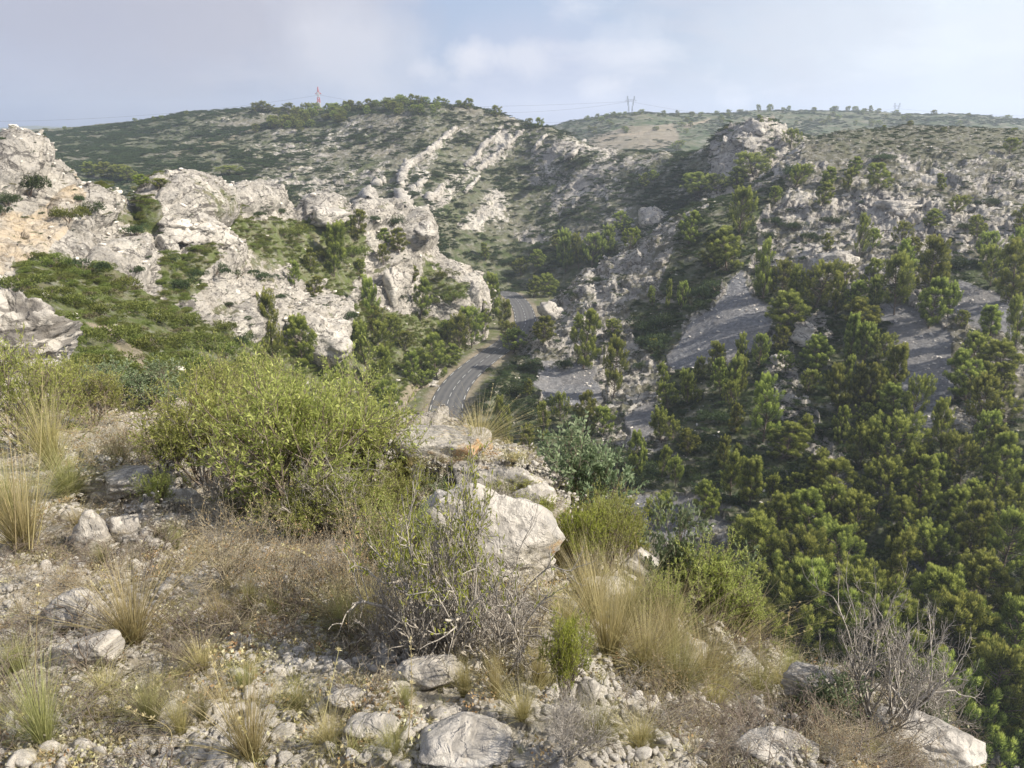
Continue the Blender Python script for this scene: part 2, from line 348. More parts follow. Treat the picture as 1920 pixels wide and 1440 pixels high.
# far hills with the pylons
def m_far(P, px, py):
    n = fbm(P / 60, 3, 5); n2 = fbm(P / 18, 4, 4)
    gold = soft(px, py, [[(1090, 262), (1180, 236), (1260, 232), (1275, 262), (1240, 285), (1120, 283)]], P, 40, 8)
    road = soft(px, py, [[(1120, 262), (1180, 250), (1260, 240), (1262, 243), (1185, 254), (1122, 267)], [(1280, 236), (1330, 224), (1328, 230), (1285, 241)]], P, 40, 2)
    return dict(rock=clamp01(.05 + .35 * n + .3 * n2), green=clamp01(1. - gold + .3 * n), scree=Z0(P), warm=Z0(P), dirt=clamp01(gold * .55 + road))
build_layer('far_hills',
    [(-260, [(320, 1500), (262, 2200), (240, 3200)]), (0, [(320, 1500), (262, 2200), (240, 3200)]), (300, [(320, 1500), (262, 2000), (245, 2800)]),
     (800, [(340, 900), (270, 1200), (255, 1500)]), (1030, [(350, 620), (270, 800), (238, 950)]), (1200, [(350, 560), (262, 720), (214, 900)]), (1400, [(350, 560), (250, 760), (208, 980)]),
     (1600, [(340, 560), (250, 760), (206, 1000)]), (1920, [(340, 560), (250, 720), (223, 900)]), (2300, [(340, 560), (260, 720), (245, 900)])],
    [30, 60], 560, [(-260, 240), (0, 240), (60, 236), (150, 241), (300, 245), (800, 255), (1030, 238), (1080, 226), (1130, 219), (1200, 213), (1260, 217), (1320, 216), (1400, 208), (1500, 205), (1600, 206), (1700, 212), (1800, 215), (1920, 225), (2300, 250)],
    M['far'], lambda P, px, py, at: fbm(P / 90, 9, 5) * 5 + fbm(P / 14, 10, 4) * 1.2, m_far, back=((6, 1.03), (20, 1.08), (60, 1.15)))

# middle hill with the tilted limestone beds
def m_mid(P, px, py):
    n = fbm(P / 34, 13, 5); n2 = fbm(P / 9, 14, 4)
    t = (px * .78 + (py - 240) * .72); st = np.sin(t / 13 + 2.0 * vnoise(np.stack([px / 60, py / 60, px * 0], -1), 5))
    beds = soft(px, py, [[(770, 400), (760, 330), (860, 235), (960, 225), (1110, 275), (1330, 280), (1480, 230), (1600, 300), (1300, 470), (1120, 470), (1010, 470), (880, 430)]], P, 25, 14)
    floor = soft(px, py, [[(790, 470), (880, 430), (1000, 470), (1130, 470), (1200, 480), (1050, 640), (860, 640)]], P, 20, 12)
    right = clamp01((px - 960) / 160)
    rock = .16 + .50 * n + .40 * n2 + beds * (.12 + .34 * st * (1 - .7 * right) + .14 * right) - floor * .8
    lower = soft(px, py, [[(480, 330), (560, 250), (700, 225), (840, 215), (700, 340), (560, 390)]], P, 25, 20) * .18
    peak = soft(px, py, [[(1335, 300), (1350, 240), (1430, 220), (1490, 250), (1460, 340), (1290, 390)]], P, 10, 6) * .35
    left = clamp01((520 - px) / 300)
    return dict(rock=clamp01(rock + lower + peak - .35 * left), green=clamp01(.62 + 1.1 * fbm(P / 22, 15, 4) + .45 * floor + .35 * left), scree=Z0(P), warm=Z0(P), dirt=clamp01(soft(px, py, [[(300, 300), (470, 243), (480, 250), (330, 300)]], P, 20, 8) * .5))
def d_mid(P, px, py, at):
    r = at['rock']; w = rockdisp(P, 7.0, 3, .5)
    spur = fbm(P / np.array([70, 70, 200]), 21, 4) * 4.0
    return spur * .8 + w * (.4 + 1.3 * r) + fbm(P / 3, 22, 3) * .5
build_layer('middle_hill',
    [(-500, [(330, 330), (290, 420), (262, 560), (250, 700)]), (0, [(345, 300), (300, 400), (265, 540), (247, 700)]), (200, [(400, 290), (330, 370), (262, 520), (234, 680)]),
     (400, [(430, 290), (360, 350), (270, 470), (211, 650)]), (560, [(450, 290), (385, 330), (290, 430), (206, 600)]), (700, [(470, 290), (400, 325), (290, 415), (197, 540)]),
     (800, [(520, 280), (430, 315), (300, 400), (190, 520)]), (880, [(600, 270), (480, 320), (330, 400), (196, 500)]), (960, [(610, 275), (490, 330), (350, 400), (222, 480)]),
     (1040, [(610, 270), (500, 315), (370, 385), (243, 450)]), (1110, [(610, 260), (480, 310), (370, 365), (278, 430)]), (1200, [(600, 250), (450, 300), (360, 345), (280, 410)]),
     (1300, [(560, 240), (420, 290), (350, 320), (288, 370)]), (1400, [(480, 240), (370, 275), (300, 300), (232, 325)]), (1500, [(440, 245), (350, 280), (300, 300), (262, 330)]), (1660, [(440, 250), (360, 280), (310, 300), (285, 330)])],
    [30, 90, 110], 900, [(-500, 252), (0, 248), (60, 247), (120, 242), (250, 228), (350, 213), (480, 206), (600, 209), (700, 197), (780, 190), (870, 196), (920, 208), (960, 222), (1000, 232), (1040, 243), (1080, 262), (1110, 278), (1200, 280), (1260, 290), (1310, 289), (1338, 282), (1346, 262), (1370, 246), (1400, 235), (1432, 227), (1446, 238), (1464, 243), (1474, 256), (1500, 264), (1560, 270), (1660, 290)],
    M['mid'], d_mid, m_mid)

# right-hand slope
SCREE = [[(1395, 505), (1420, 560), (1450, 570), (1450, 610), (1420, 660), (1370, 685), (1262, 690), (1252, 662), (1285, 612), (1340, 572), (1372, 532)],
         [(1655, 575), (1720, 580), (1775, 625), (1795, 740), (1760, 810), (1690, 825), (1680, 740), (1660, 640)], [(1795, 520), (1900, 560), (1905, 625), (1800, 600)],
         [(1168, 780), (1232, 750), (1245, 810), (1180, 850)], [(1150, 935), (1320, 930), (1380, 1000), (1240, 1010)], [(1010, 665), (1110, 690), (1130, 745), (1050, 760), (1000, 720)], [(1560, 900), (1610, 880), (1600, 960)], [(1690, 1040), (1760, 1060), (1740, 1100)]]
VEGR = [[(1180, 560), (1290, 575), (1250, 670), (1190, 640)], [(1270, 400), (1400, 360), (1420, 470), (1385, 515), (1290, 590), (1240, 545)], [(1130, 830), (1300, 850), (1290, 930), (1150, 925)],
        [(870, 790), (900, 700), (960, 670), (1010, 680), (1020, 760), (1100, 760), (1160, 870), (1000, 920), (880, 850)], [(1250, 700), (1480, 640), (1560, 560), (1700, 540), (1700, 830), (1930, 780), (1930, 1460), (1300, 1150), (1380, 960), (1250, 900)],
        [(1400, 500), (1560, 520), (1540, 600), (1450, 620)], [(1690, 490), (1930, 480), (1930, 560), (1760, 560)], [(1330, 380), (1470, 330), (1480, 370), (1360, 440)]]
RIDGR = [[(1425, 700), (1490, 650), (1520, 760), (1600, 880), (1560, 920), (1460, 780)], [(1490, 590), (1540, 585), (1560, 640), (1500, 650)], [(1470, 480), (1600, 470), (1590, 520), (1480, 530)], [(1600, 350), (1760, 380), (1760, 450), (1600, 430)]]
def m_right(P, px, py):
    n = fbm(P / 22, 33, 5); n2 = fbm(P / 5, 34, 4)
    sc = soft(px, py, SCREE, P, 9, 16, 3); vg = soft(px, py, VEGR, P, 12, 22, 5); rg = soft(px, py, RIDGR, P, 8, 14, 7)
    top = clamp01((330 - py) / 60) * clamp01((px - 1480) / 60)
    rock = .50 + .45 * n + .45 * n2 - .75 * vg + .9 * rg - .5 * top
    return dict(rock=clamp01(rock * (1 - sc * (1 - clamp01(rg)))), green=clamp01(.25 + .35 * n + .7 * vg + .25 * top), scree=sc * (1 - clamp01(rg)), warm=Z0(P), dirt=clamp01(soft(px, py, [[(930, 660), (900, 700), (880, 760), (895, 770), (960, 690)]], P, 9, 6) * .2))
def d_right(P, px, py, at):
    w = rockdisp(P, 4.2, 13, .45); w2 = rockdisp(P, 1.5, 17, .3); r = at['rock']
    big = fbm(P / np.array([34, 34, 90]), 35, 4) * 2.6
    s = 1 - at['scree']
    return big * (.3 + .7 * s) + (w * (.25 + 1.1 * r) + w2 * (.12 + .35 * r)) * s + fbm(P / .9, 37, 2) * .12
build_layer('right_slope',
    [(845, [(1300, 66), (1100, 82), (980, 98), (905, 112), (880, 118), (860, 122)]), (880, [(1300, 68), (1080, 84), (960, 100), (880, 115), (815, 130), (775, 140)]), (900, [(1300, 70), (1060, 86), (940, 102), (850, 118), (790, 132), (742, 146)]), (950, [(1300, 70), (1050, 88), (920, 104), (820, 125), (750, 142), (690, 162)]),
     (1000, [(1300, 70), (1040, 88), (900, 105), (800, 128), (700, 160), (612, 226)]), (1040, [(1300, 70), (1040, 88), (900, 106), (790, 132), (690, 165), (562, 228)]),
     (1100, [(1300, 70), (1040, 88), (900, 108), (780, 135), (660, 170), (508, 226)]), (1200, [(1300, 68), (1040, 86), (900, 108), (760, 138), (620, 174), (455, 222)]),
     (1290, [(1350, 64), (1080, 80), (920, 102), (740, 136), (560, 178), (395, 225)]), (1360, [(1400, 60), (1120, 74), (920, 100), (720, 134), (520, 180), (376, 235)]),
     (1450, [(1420, 58), (1150, 72), (920, 98), (700, 134), (470, 188), (325, 255)]), (1560, [(1440, 56), (1180, 70), (920, 96), (680, 132), (430, 190), (256, 285)]),
     (1700, [(1480, 52), (1200, 68), (920, 92), (660, 128), (410, 185), (240, 295)]), (1920, [(1500, 50), (1200, 65), (920, 88), (640, 122), (400, 178), (248, 280)]), (2350, [(1500, 45), (1200, 60), (920, 80), (640, 112), (400, 160), (258, 260)])],
    [30, 70, 110, 130, 110], 640, [(845, 860), (865, 800), (880, 775), (900, 740), (930, 702), (955, 684), (985, 650), (1000, 616), (1012, 596), (1025, 575), (1042, 560), (1060, 548), (1080, 522), (1100, 508), (1120, 512), (1140, 492), (1170, 474), (1200, 455), (1230, 432), (1260, 415), (1290, 396), (1320, 382), (1350, 378), (1380, 372), (1420, 345), (1450, 325), (1480, 292), (1510, 272), (1560, 254), (1620, 245), (1700, 240), (1800, 241), (1920, 250), (2350, 258)],
    M['mid'], d_right, m_right)

# left crags
GREENL = [[(20, 492), (90, 478), (200, 520), (330, 562), (370, 600), (430, 620), (480, 640), (660, 665), (740, 800), (200, 900), (-100, 900), (-100, 700), (112, 640), (60, 590), (35, 530)],
          [(440, 405), (560, 415), (640, 400), (690, 440), (690, 480), (650, 560), (600, 532), (540, 505), (450, 462), (425, 425)], [(120, 300), (230, 345), (345, 362), (262, 384), (200, 355)],
          [(795, 490), (872, 535), (845, 575), (800, 548)], [(640, 600), (690, 560), (760, 590), (860, 600), (870, 660), (740, 760), (640, 700)], [(300, 500), (390, 470), (400, 500), (360, 560), (310, 545)], [(225, 400), (270, 395), (300, 440), (250, 440)]]
def m_left(P, px, py):
    n = fbm(P / 12, 43, 4); n2 = fbm(P / 3.5, 44, 4)
    g = soft(px, py, GREENL, P, 5, 16, 2)
    warm = soft(px, py, [[(-200, 380), (60, 400), (150, 330), (140, 420), (60, 500), (-200, 560)]], P, 6, 14) * .75
    ledge = clamp01((n + .5 * n2 - .30) * 3)
    d = soft(px, py, [[(760, 720), (805, 720), (805, 790), (740, 790)], [(160, 600), (200, 610), (330, 720), (280, 720)]], P, 4, 10)
    rock = 1.0 - .95 * g - .55 * ledge
    return dict(rock=clamp01(rock), green=clamp01(g + .6 * ledge), scree=Z0(P), warm=clamp01(warm + .1 * n), dirt=clamp01(d * .9))
BUL = [(350, 400, 95, 50, 5.5), (600, 610, 85, 50, 4.5), (490, 600, 60, 40, 2.5), (735, 520, 32, 45, 4.0), (790, 430, 35, 40, 4.0), (600, 395, 45, 25, 3.0), (480, 375, 60, 25, 3.0), (700, 400, 40, 25, 2.0), (250, 490, 90, 45, 2.5), (400, 480, 60, 40, 2.5), (885, 560, 30, 50, 3.0), (160, 390, 70, 40, 2.0), (40, 300, 60, 50, 2.5)]
def d_left(P, px, py, at):
    r = at['rock']; w = rockdisp(P, 7.5, 23, -.35); w2 = rockdisp(P, 2.0, 27, -.35)
    b = np.zeros(len(P))
    for x, y, rx, ry, a in BUL:
        q = ((px - x) / rx) ** 2 + ((py - y) / ry) ** 2
        b = np.maximum(b, a * np.sqrt(np.clip(1 - q, 0, 1)) * (1 - .0 * q))
    far = clamp01((P[:, 1] - 40) / 80)
    return (b + w * (.15 + .75 * r) * (.4 + .6 * far) + w2 * (.08 + .30 * r) + fbm(P / .7, 29, 2) * .07) * clamp01((P[:, 1] - 18) / 20)
build_layer('left_crags',
    [(-420, [(1200, 14), (900, 22), (720, 42), (560, 66), (400, 84), (235, 100)]), (-150, [(1200, 14), (860, 24), (700, 46), (520, 70), (390, 88), (240, 104)]), (0, [(1200, 16), (840, 26), (690, 48), (520, 74), (400, 92), (255, 110)]),
     (80, [(1200, 18), (830, 28), (680, 52), (490, 82), (400, 98), (285, 112)]), (160, [(1200, 20), (830, 32), (680, 56), (510, 88), (430, 100), (335, 116)]), (260, [(1200, 24), (840, 38), (690, 62), (560, 92), (470, 112), (384, 132)]),
     (350, [(1200, 30), (860, 46), (710, 72), (580, 98), (460, 122), (358, 142)]), (450, [(1200, 40), (880, 60), (720, 88), (600, 112), (480, 140), (345, 178)]), (560, [(1200, 55), (900, 85), (740, 118), (640, 132), (500, 162), (390, 195)]),
     (650, [(1200, 70), (920, 105), (780, 128), (660, 150), (540, 176), (388, 205)]), (745, [(1200, 80), (950, 112), (810, 136), (680, 166), (540, 196), (374, 218)]), (800, [(1200, 82), (960, 112), (830, 136), (720, 166), (600, 200), (440, 224)]),
     (850, [(1200, 84), (980, 112), (830, 142), (740, 170), (650, 196), (488, 226)]), (890, [(1200, 86), (980, 115), (840, 145), (750, 178), (640, 208), (520, 228)]), (912, [(1200, 88), (1000, 116), (860, 145), (770, 178), (690, 208), (620, 220)]), (940, [(1200, 90), (1020, 118), (900, 145), (820, 178), (740, 204), (700, 212)])],
    [12, 40, 80, 100, 110], 620, [(-420, 235), (-150, 240), (0, 254), (30, 260), (55, 275), (80, 286), (105, 300), (135, 312), (150, 338), (185, 345), (205, 365), (232, 372), (262, 384), (272, 372), (300, 368), (320, 366), (345, 358), (398, 366), (418, 362), (428, 350), (455, 343), (478, 350), (500, 352), (520, 364), (540, 372), (552, 388), (570, 392), (600, 376), (632, 374), (645, 388), (660, 392), (690, 386), (730, 378), (755, 376), (775, 388), (792, 410), (800, 438), (820, 470), (835, 482), (860, 494), (878, 500), (892, 520), (904, 545), (908, 585), (912, 625), (925, 670), (940, 700)],
    M['left'], d_left, m_left)

# the photographer's ridge
def m_fore(P, px, py):
    n = fbm(P / 1.1, 53, 4); n2 = fbm(P / .25, 54, 3)
    edge = soft(px, py, [[(700, 800), (860, 800), (1040, 900), (1060, 1080), (850, 1120), (780, 960)], [(1060, 1080), (1250, 1080), (1440, 1240), (1600, 1280), (1900, 1460), (1400, 1500), (1420, 1300), (1150, 1180)], [(130, 880), (320, 870), (330, 980), (140, 1000)]], P, .6, 18)
    return dict(rock=clamp01(.18 + .5 * n + .2 * n2 + .55 * edge), green=clamp01(.12 + .4 * n), scree=Z0(P), warm=Z0(P), dirt=clamp01(.25 - .4 * n))
def d_fore(P, px, py, at):
    r = at['rock']; w = rockdisp(P, .8, 33, .15); w2 = rockdisp(P, .22, 37, .1)
    far = clamp01(P[:, 1] / 5)
    return fbm(P / 1.6, 55, 3) * .10 + w * r * .17 * (.5 + far) + w2 * (.012 + .05 * r) + fbm(P / .06, 56, 2) * .006
FS = [(-500, 700), (0, 705), (100, 700), (250, 722), (450, 765), (600, 795), (700, 806), (780, 800), (850, 814), (900, 838), (960, 862), (1010, 892), (1100, 970), (1200, 1050), (1300, 1160), (1400, 1238), (1500, 1272), (1600, 1300), (1700, 1340), (1790, 1425), (1850, 1500), (2000, 1680), (2300, 1900)]
build_layer('ridge_ground',
    [(-500, [(2100, 1.0), (1440, 2.0), (1150, 3.4), (900, 6.5), (700, 13)]), (0, [(2100, 1.0), (1440, 2.0), (1150, 3.4), (900, 6.5), (705, 14)]), (250, [(2100, 1.0), (1440, 2.0), (1150, 3.4), (900, 6.3), (722, 13)]), (450, [(2100, 1.0), (1440, 1.95), (1150, 3.3), (930, 5.8), (765, 11)]),
     (700, [(2100, 1.0), (1440, 1.9), (1150, 3.3), (950, 5.4), (806, 9)]), (850, [(2100, 1.0), (1440, 1.9), (1150, 3.3), (980, 5.0), (814, 8.8)]), (1010, [(2100, 1.0), (1440, 1.9), (1180, 3.2), (1040, 4.6), (892, 7.6)]), (1200, [(2100, 1.0), (1440, 1.95), (1250, 3.0), (1150, 4.1), (1060, 5.8)]),
     (1400, [(2100, 1.05), (1440, 2.1), (1340, 2.9), (1290, 3.6), (1240, 4.6)]), (1600, [(2100, 1.1), (1500, 2.1), (1400, 2.8), (1350, 3.4), (1300, 4.1)]), (1790, [(2100, 1.2), (1620, 2.0), (1520, 2.5), (1470, 2.9), (1420, 3.3)]), (2000, [(2300, 1.2), (1850, 1.8), (1780, 2.1), (1730, 2.4), (1680, 2.7)]), (2300, [(2600, 1.2), (2100, 1.7), (2020, 2.0), (1960, 2.3), (1900, 2.6)])],
    [20, 130, 110, 80], 600, FS, M['fore'], d_fore, m_fore, back=((60, 1.08), (330, 1.35), (1500, 2.6)), brows=(30, 30, 8))
print('terrain', time.time() - T0)
# ------------------------------------------------------------------ valley floor, road
def road_pt(px, py, z):
    a = (px - 960) / F; b = (720 - py) / F; s = z / (b * CP - SP); return np.array([a * s, (b * SP + CP) * s, z + CAM[2]])
RP = [road_pt(1900, 1330, -56), road_pt(1650, 1220, -55), road_pt(1400, 1122, -54), road_pt(1180, 1040, -54), road_pt(960, 930, -54), road_pt(850, 845, -54), road_pt(836, 800, -54), road_pt(837, 763, -54.6), road_pt(850, 730, -55.2), road_pt(879, 697, -56), road_pt(925, 662, -57),
      road_pt(965, 634, -58), road_pt(984, 612, -58.8), road_pt(985, 596, -59.5), road_pt(978, 574, -60.5), road_pt(963, 557, -61.3), road_pt(946, 547, -62), road_pt(915, 536, -63), road_pt(860, 528, -64)]
def catmull(Pts, n):
    Pts = np.array(Pts); out = []
    Q = np.vstack([2 * Pts[0] - Pts[1], Pts, 2 * Pts[-1] - Pts[-2]])
    for i in range(1, len(Q) - 2):
        for t in np.linspace(0, 1, n, endpoint=False):
            out.append(.5 * (2 * Q[i] + (Q[i+1] - Q[i-1]) * t + (2 * Q[i-1] - 5 * Q[i] + 4 * Q[i+1] - Q[i+2]) * t * t + (3 * Q[i] - Q[i-1] - 3 * Q[i+1] + Q[i+2]) * t ** 3))
    return np.array(out + [Q[-2]])
RC = catmull(RP, 60); sd = np.concatenate([[0], np.cumsum(np.linalg.norm(np.diff(RC, axis=0), axis=1))])
ss = np.arange(0, sd[-1], 1.0); RC = np.stack([np.interp(ss, sd, RC[:, i]) for i in range(3)], -1)
for _ in range(40): RC[1:-1] = (RC[:-2] + RC[1:-1] * 2 + RC[2:]) / 4
TG = np.gradient(RC, axis=0); TG[:, 2] = 0; TG /= np.linalg.norm(TG, axis=1, keepdims=True); LT = np.stack([-TG[:, 1], TG[:, 0], TG[:, 0] * 0], -1)
def ribbon(i0, i1, offs, dz, f=None):
    s = np.arange(i0, i1 + 1e-6, .5 if i1 - i0 < 6 else 1.0); c = np.stack([np.interp(s, np.arange(len(RC)), RC[:, i]) for i in range(3)], -1)
    l = np.stack([np.interp(s, np.arange(len(RC)), LT[:, i]) for i in range(3)], -1)
    V = np.stack([c + l * o + np.array([0, 0, dz]) for o in offs], 1); return V
RW = 3.55
V = ribbon(0, len(RC) - 1, np.linspace(-RW, RW, 15), .10); nv_, nu_ = V.shape[:2]
lane = np.tile(np.exp(-((np.abs(np.linspace(-RW, RW, 15)) - 1.6) / .55) ** 2) * .0 + np.exp(-((np.abs(np.abs(np.linspace(-RW, RW, 15)) - 1.65) - .75) / .35) ** 2), nv_)
road = tag(ob('road', mk('road', V.reshape(-1, 3), gridfaces(nv_, nu_), M['asphalt'], True, dict(lane=lane))), kind='structure')
offs = np.array([-30, -24, -18, -13, -9, -6, -4.2, -RW - .1, 0, RW + .1, 4.2, 6, 9, 13, 18, 24, 30])
V = ribbon(0, len(RC) - 1, offs, 0); prof = np.interp(np.abs(offs), [0, 4.2, 6, 10, 30], [-.1, .0, .1, -.05, -.4]); V[..., 2] += prof; Pf = V.reshape(-1, 3); Pf[:, 2] += fbm(Pf / 4, 71, 3) * .25 * clamp01((np.abs(np.tile(offs, V.shape[0])) - 4) / 4)
nf = fbm(Pf / 8, 72, 3); gf = clamp01((np.abs(np.tile(offs, V.shape[0])) - 4.0) / 1.6 + nf * .5) * .9
tag(ob('valley_floor', mk('valley_floor', Pf, gridfaces(V.shape[0], V.shape[1]), M['left'], True, dict(rock=Z0(Pf) + .1, green=gf, scree=Z0(Pf), warm=Z0(Pf), dirt=clamp01(.9 - gf * 1.2)))), kind='structure')
nd = 0
def dash(a, ln, o, w):
    global nd
    V = ribbon(a, a + ln, [o - w / 2, o + w / 2], .115); tagm = ob('lane_marking', mk('lane_marking', V.reshape(-1, 3), gridfaces(*V.shape[:2]), M['white']), road); nd += 1
L0, L1 = 60, len(RC) - 12
RCx, RCy = proj(RC)
a = 0.
while a < len(RC) - 6:
    i = int(a)
    if 780 < RCx[i] < 1010 and RCy[i] < 850:
        dash(a, 3.0, RW - .28, .13); dash(a + .6, 3.0, -RW + .28, .13)
    a += 6.5
a = 0.
while a < len(RC) - 6:
    i = int(a)
    if 780 < RCx[i] < 1010 and RCy[i] < 850: dash(a, 3.0, 0, .10)
    a += 5.2
# ------------------------------------------------------------------ ray casting onto the ground
def bvh_of(names):
    Vs, Fs, o = [], [], 0
    for n in names:
        L = LAYERS[n]; st = 2; nv, nu = L['nv'], L['nu']; G = L['P'].reshape(nv, nu, 3)[::st, ::st]; a, b = G.shape[:2]
        Vs.append(G.reshape(-1, 3)); Fs.append(gridfaces(a, b) + o); o += a * b
    return BVHTree.FromPolygons(np.vstack(Vs).tolist(), np.vstack(Fs).tolist())
BV = {'all': bvh_of(['far_hills', 'middle_hill', 'right_slope', 'left_crags']), 'fore': bvh_of(['ridge_ground'])}
vfV = Pf.tolist(); vfF = gridfaces(V.shape[0] if False else len(Pf) // len(offs), len(offs)).tolist(); BV['floor'] = BVHTree.FromPolygons(vfV, vfF)
def hit(px, py, layers=('all', 'floor')):
    d = unproj(px, py, 1.0) - CAM; d = Vector(d / np.linalg.norm(d)); best = None
    for l in layers:
        h = BV[l].ray_cast(Vector(CAM), d)
        if h[0] is not None and (best is None or h[3] < best[1]): best = (h[0], h[3], h[1])
    return best
def drop(x, y, layers=('all', 'floor')):
    best = None
    for l in layers:
        h = BV[l].ray_cast(Vector((x, y, 400)), Vector((0, 0, -1)))
        if h[0] is not None and (best is None or h[0].z > best.z): best = h[0]
    return best
# ------------------------------------------------------------------ plant geometry
def tubes(lines, sides=3):
    """lines: [(pts (n,3), radii (n,))] -> verts, quads"""
    V, Q, o = [], [], 0
    ang = np.arange(sides) / sides * 2 * math.pi
    for p, r in lines:
        n = len(p); t = np.gradient(p, axis=0); t /= np.linalg.norm(t, axis=1, keepdims=True) + 1e-9
        u = np.cross(t, [.31, .17, .93]); u /= np.linalg.norm(u, axis=1, keepdims=True) + 1e-9; w = np.cross(t, u)
        ring = p[:, None] + r[:, None, None] * (np.cos(ang)[None, :, None] * u[:, None] + np.sin(ang)[None, :, None] * w[:, None])
        V.append(ring.reshape(-1, 3)); i = np.arange((n - 1) * sides); a = i // sides * sides; c = i % sides; d = (c + 1) % sides
        Q.append(np.stack([a + c, a + d, a + d + sides, a + c + sides], -1) + o); o += n * sides
    return np.vstack(V), np.vstack(Q)
def unit(v): return v / (np.linalg.norm(v, axis=-1, keepdims=True) + 1e-9)
def leaves(P, D, L, Wd, tint, fold=.0):
    """diamond leaves: P base, D direction, L length, Wd width"""
    n = len(P); D = unit(D); S = unit(np.cross(D, rng.normal(size=(n, 3)))); L = np.broadcast_to(L, (n,))[:, None]; Wd = np.broadcast_to(Wd, (n,))[:, None]
    m = P + D * L * .5; V = np.stack([P, m + S * Wd * .5, P + D * L, m - S * Wd * .5], 1).reshape(-1, 3)
    Fc = (np.arange(n) * 4)[:, None] + np.arange(4)[None]
    return V, Fc, np.repeat(tint, 4)
def tris(P, D, L, Wd, tint):
    n = len(P); D = unit(D); S = unit(np.cross(D, rng.normal(size=(n, 3)))); L = np.broadcast_to(L, (n,))[:, None]; Wd = np.broadcast_to(Wd, (n,))[:, None]
    V = np.stack([P - S * Wd * .5, P + S * Wd * .5, P + D * L], 1).reshape(-1, 3); return V, (np.arange(n) * 3)[:, None] + np.arange(3)[None], np.repeat(tint, 3)
def bend(p0, d, ln, n, wob, up=0.0, R=random):
    pts = [np.array(p0, float)]; d = np.array(d, float); d /= np.linalg.norm(d)
    for i in range(n):
        d = d + np.array([R.gauss(0, wob), R.gauss(0, wob), R.gauss(0, wob) + up]); d /= np.linalg.norm(d); pts.append(pts[-1] + d * ln / n)
    return np.array(pts), d
# --- Aleppo pine, unit height; upright plumes of needles
def make_pine(seed, wid=.36, low=.12, plumes=95, fine=110, soft=0):
    R = random.Random(seed); r0 = np.random.default_rng(seed)
    lines = []; tr, _ = bend((0, 0, -.03), (R.gauss(0, .08), R.gauss(0, .08), 1), .9, 7, .05, .05, R)
    lines.append((tr, np.linspace(.022, .006, len(tr)))); pl = []
    nb = 20
    lobes = [(R.uniform(0, 6.28), R.uniform(.6, 1.15)) for _ in range(5)]
    for i in range(nb):
        h = low + (.92 - low) * (i + .5) / nb; f = (h - low) / (1 - low)
        base = np.array([np.interp(h / .9, np.linspace(0, 1, len(tr)), tr[:, j]) for j in range(3)])
        prof = (math.sin(math.pi * min(1, (f * .82 + .20))) ** .7)
        for j in range(R.choice((2, 3, 3))):
            a = R.uniform(0, 6.28); lob = max(math.cos((a - la)) * 0.5 + .5 for la, _ in lobes) * .35 + .72
            ln = wid * prof * lob * R.uniform(.65, 1.15)
            bp, bd = bend(base, (math.cos(a), math.sin(a), R.uniform(.15, .6)), ln, 4, .08, .10, R)
            lines.append((bp, np.linspace(.007, .002, len(bp))))
            for q in range(R.choice((2, 2, 3))):
                t = R.uniform(.45, 1.0); c = np.array([np.interp(t, np.linspace(0, 1, 5), bp[:, m]) for m in range(3)])
                c = c + np.array([R.gauss(0, .02), R.gauss(0, .02), R.gauss(.01, .015)]); pl.append((c, bd, R.uniform(.75, 1.25)))
    for q in range(6): pl.append((tr[-1] + np.array([R.gauss(0, .03), R.gauss(0, .03), R.uniform(-.05, .05)]), np.array([0, 0, 1.]), 1.1))
    P, D, T, Ls = [], [], [], []
    for c, bd, s in pl:
        ax = unit(np.array([bd[0] * .45 + R.gauss(0, .15), bd[1] * .45 + R.gauss(0, .15), 1.0]))
        n = int(fine * s); L = (.150 - .045 * soft) * s; rr = (.036 + .014 * soft) * s
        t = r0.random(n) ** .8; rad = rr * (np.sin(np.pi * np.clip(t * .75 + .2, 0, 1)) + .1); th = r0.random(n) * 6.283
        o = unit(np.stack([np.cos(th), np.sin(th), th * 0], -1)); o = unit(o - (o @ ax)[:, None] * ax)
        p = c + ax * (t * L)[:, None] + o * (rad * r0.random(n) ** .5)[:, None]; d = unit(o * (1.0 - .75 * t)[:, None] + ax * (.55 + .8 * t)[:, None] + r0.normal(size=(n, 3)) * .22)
        P.append(p); D.append(d); T.append(np.clip(.08 + .85 * t ** 1.4 + r0.normal(size=n) * .12, 0, 1)); Ls.append(np.full(n, .034) * s)  # plume shade and tuft highlights painted into the tint: dark inside, bright tips
    P, D, T, Ls = map(np.concatenate, (P, D, T, Ls))
    V, Fc, t = tris(P, D, Ls * r0.uniform(.7, 1.2, len(P)), .0095, T)
    tv, tf = tubes(lines, 4)
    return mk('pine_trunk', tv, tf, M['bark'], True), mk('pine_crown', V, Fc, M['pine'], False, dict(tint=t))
PINES = [make_pine(101, .32, .03, fine=150, soft=1), make_pine(102, .42, .02, fine=150, soft=1), make_pine(103, .26, .05), make_pine(104, .45, .05), make_pine(105, .38, .02, fine=160, soft=1), make_pine(106, .38, .08), make_pine(107, .24, .05), make_pine(108, .33, .12)]
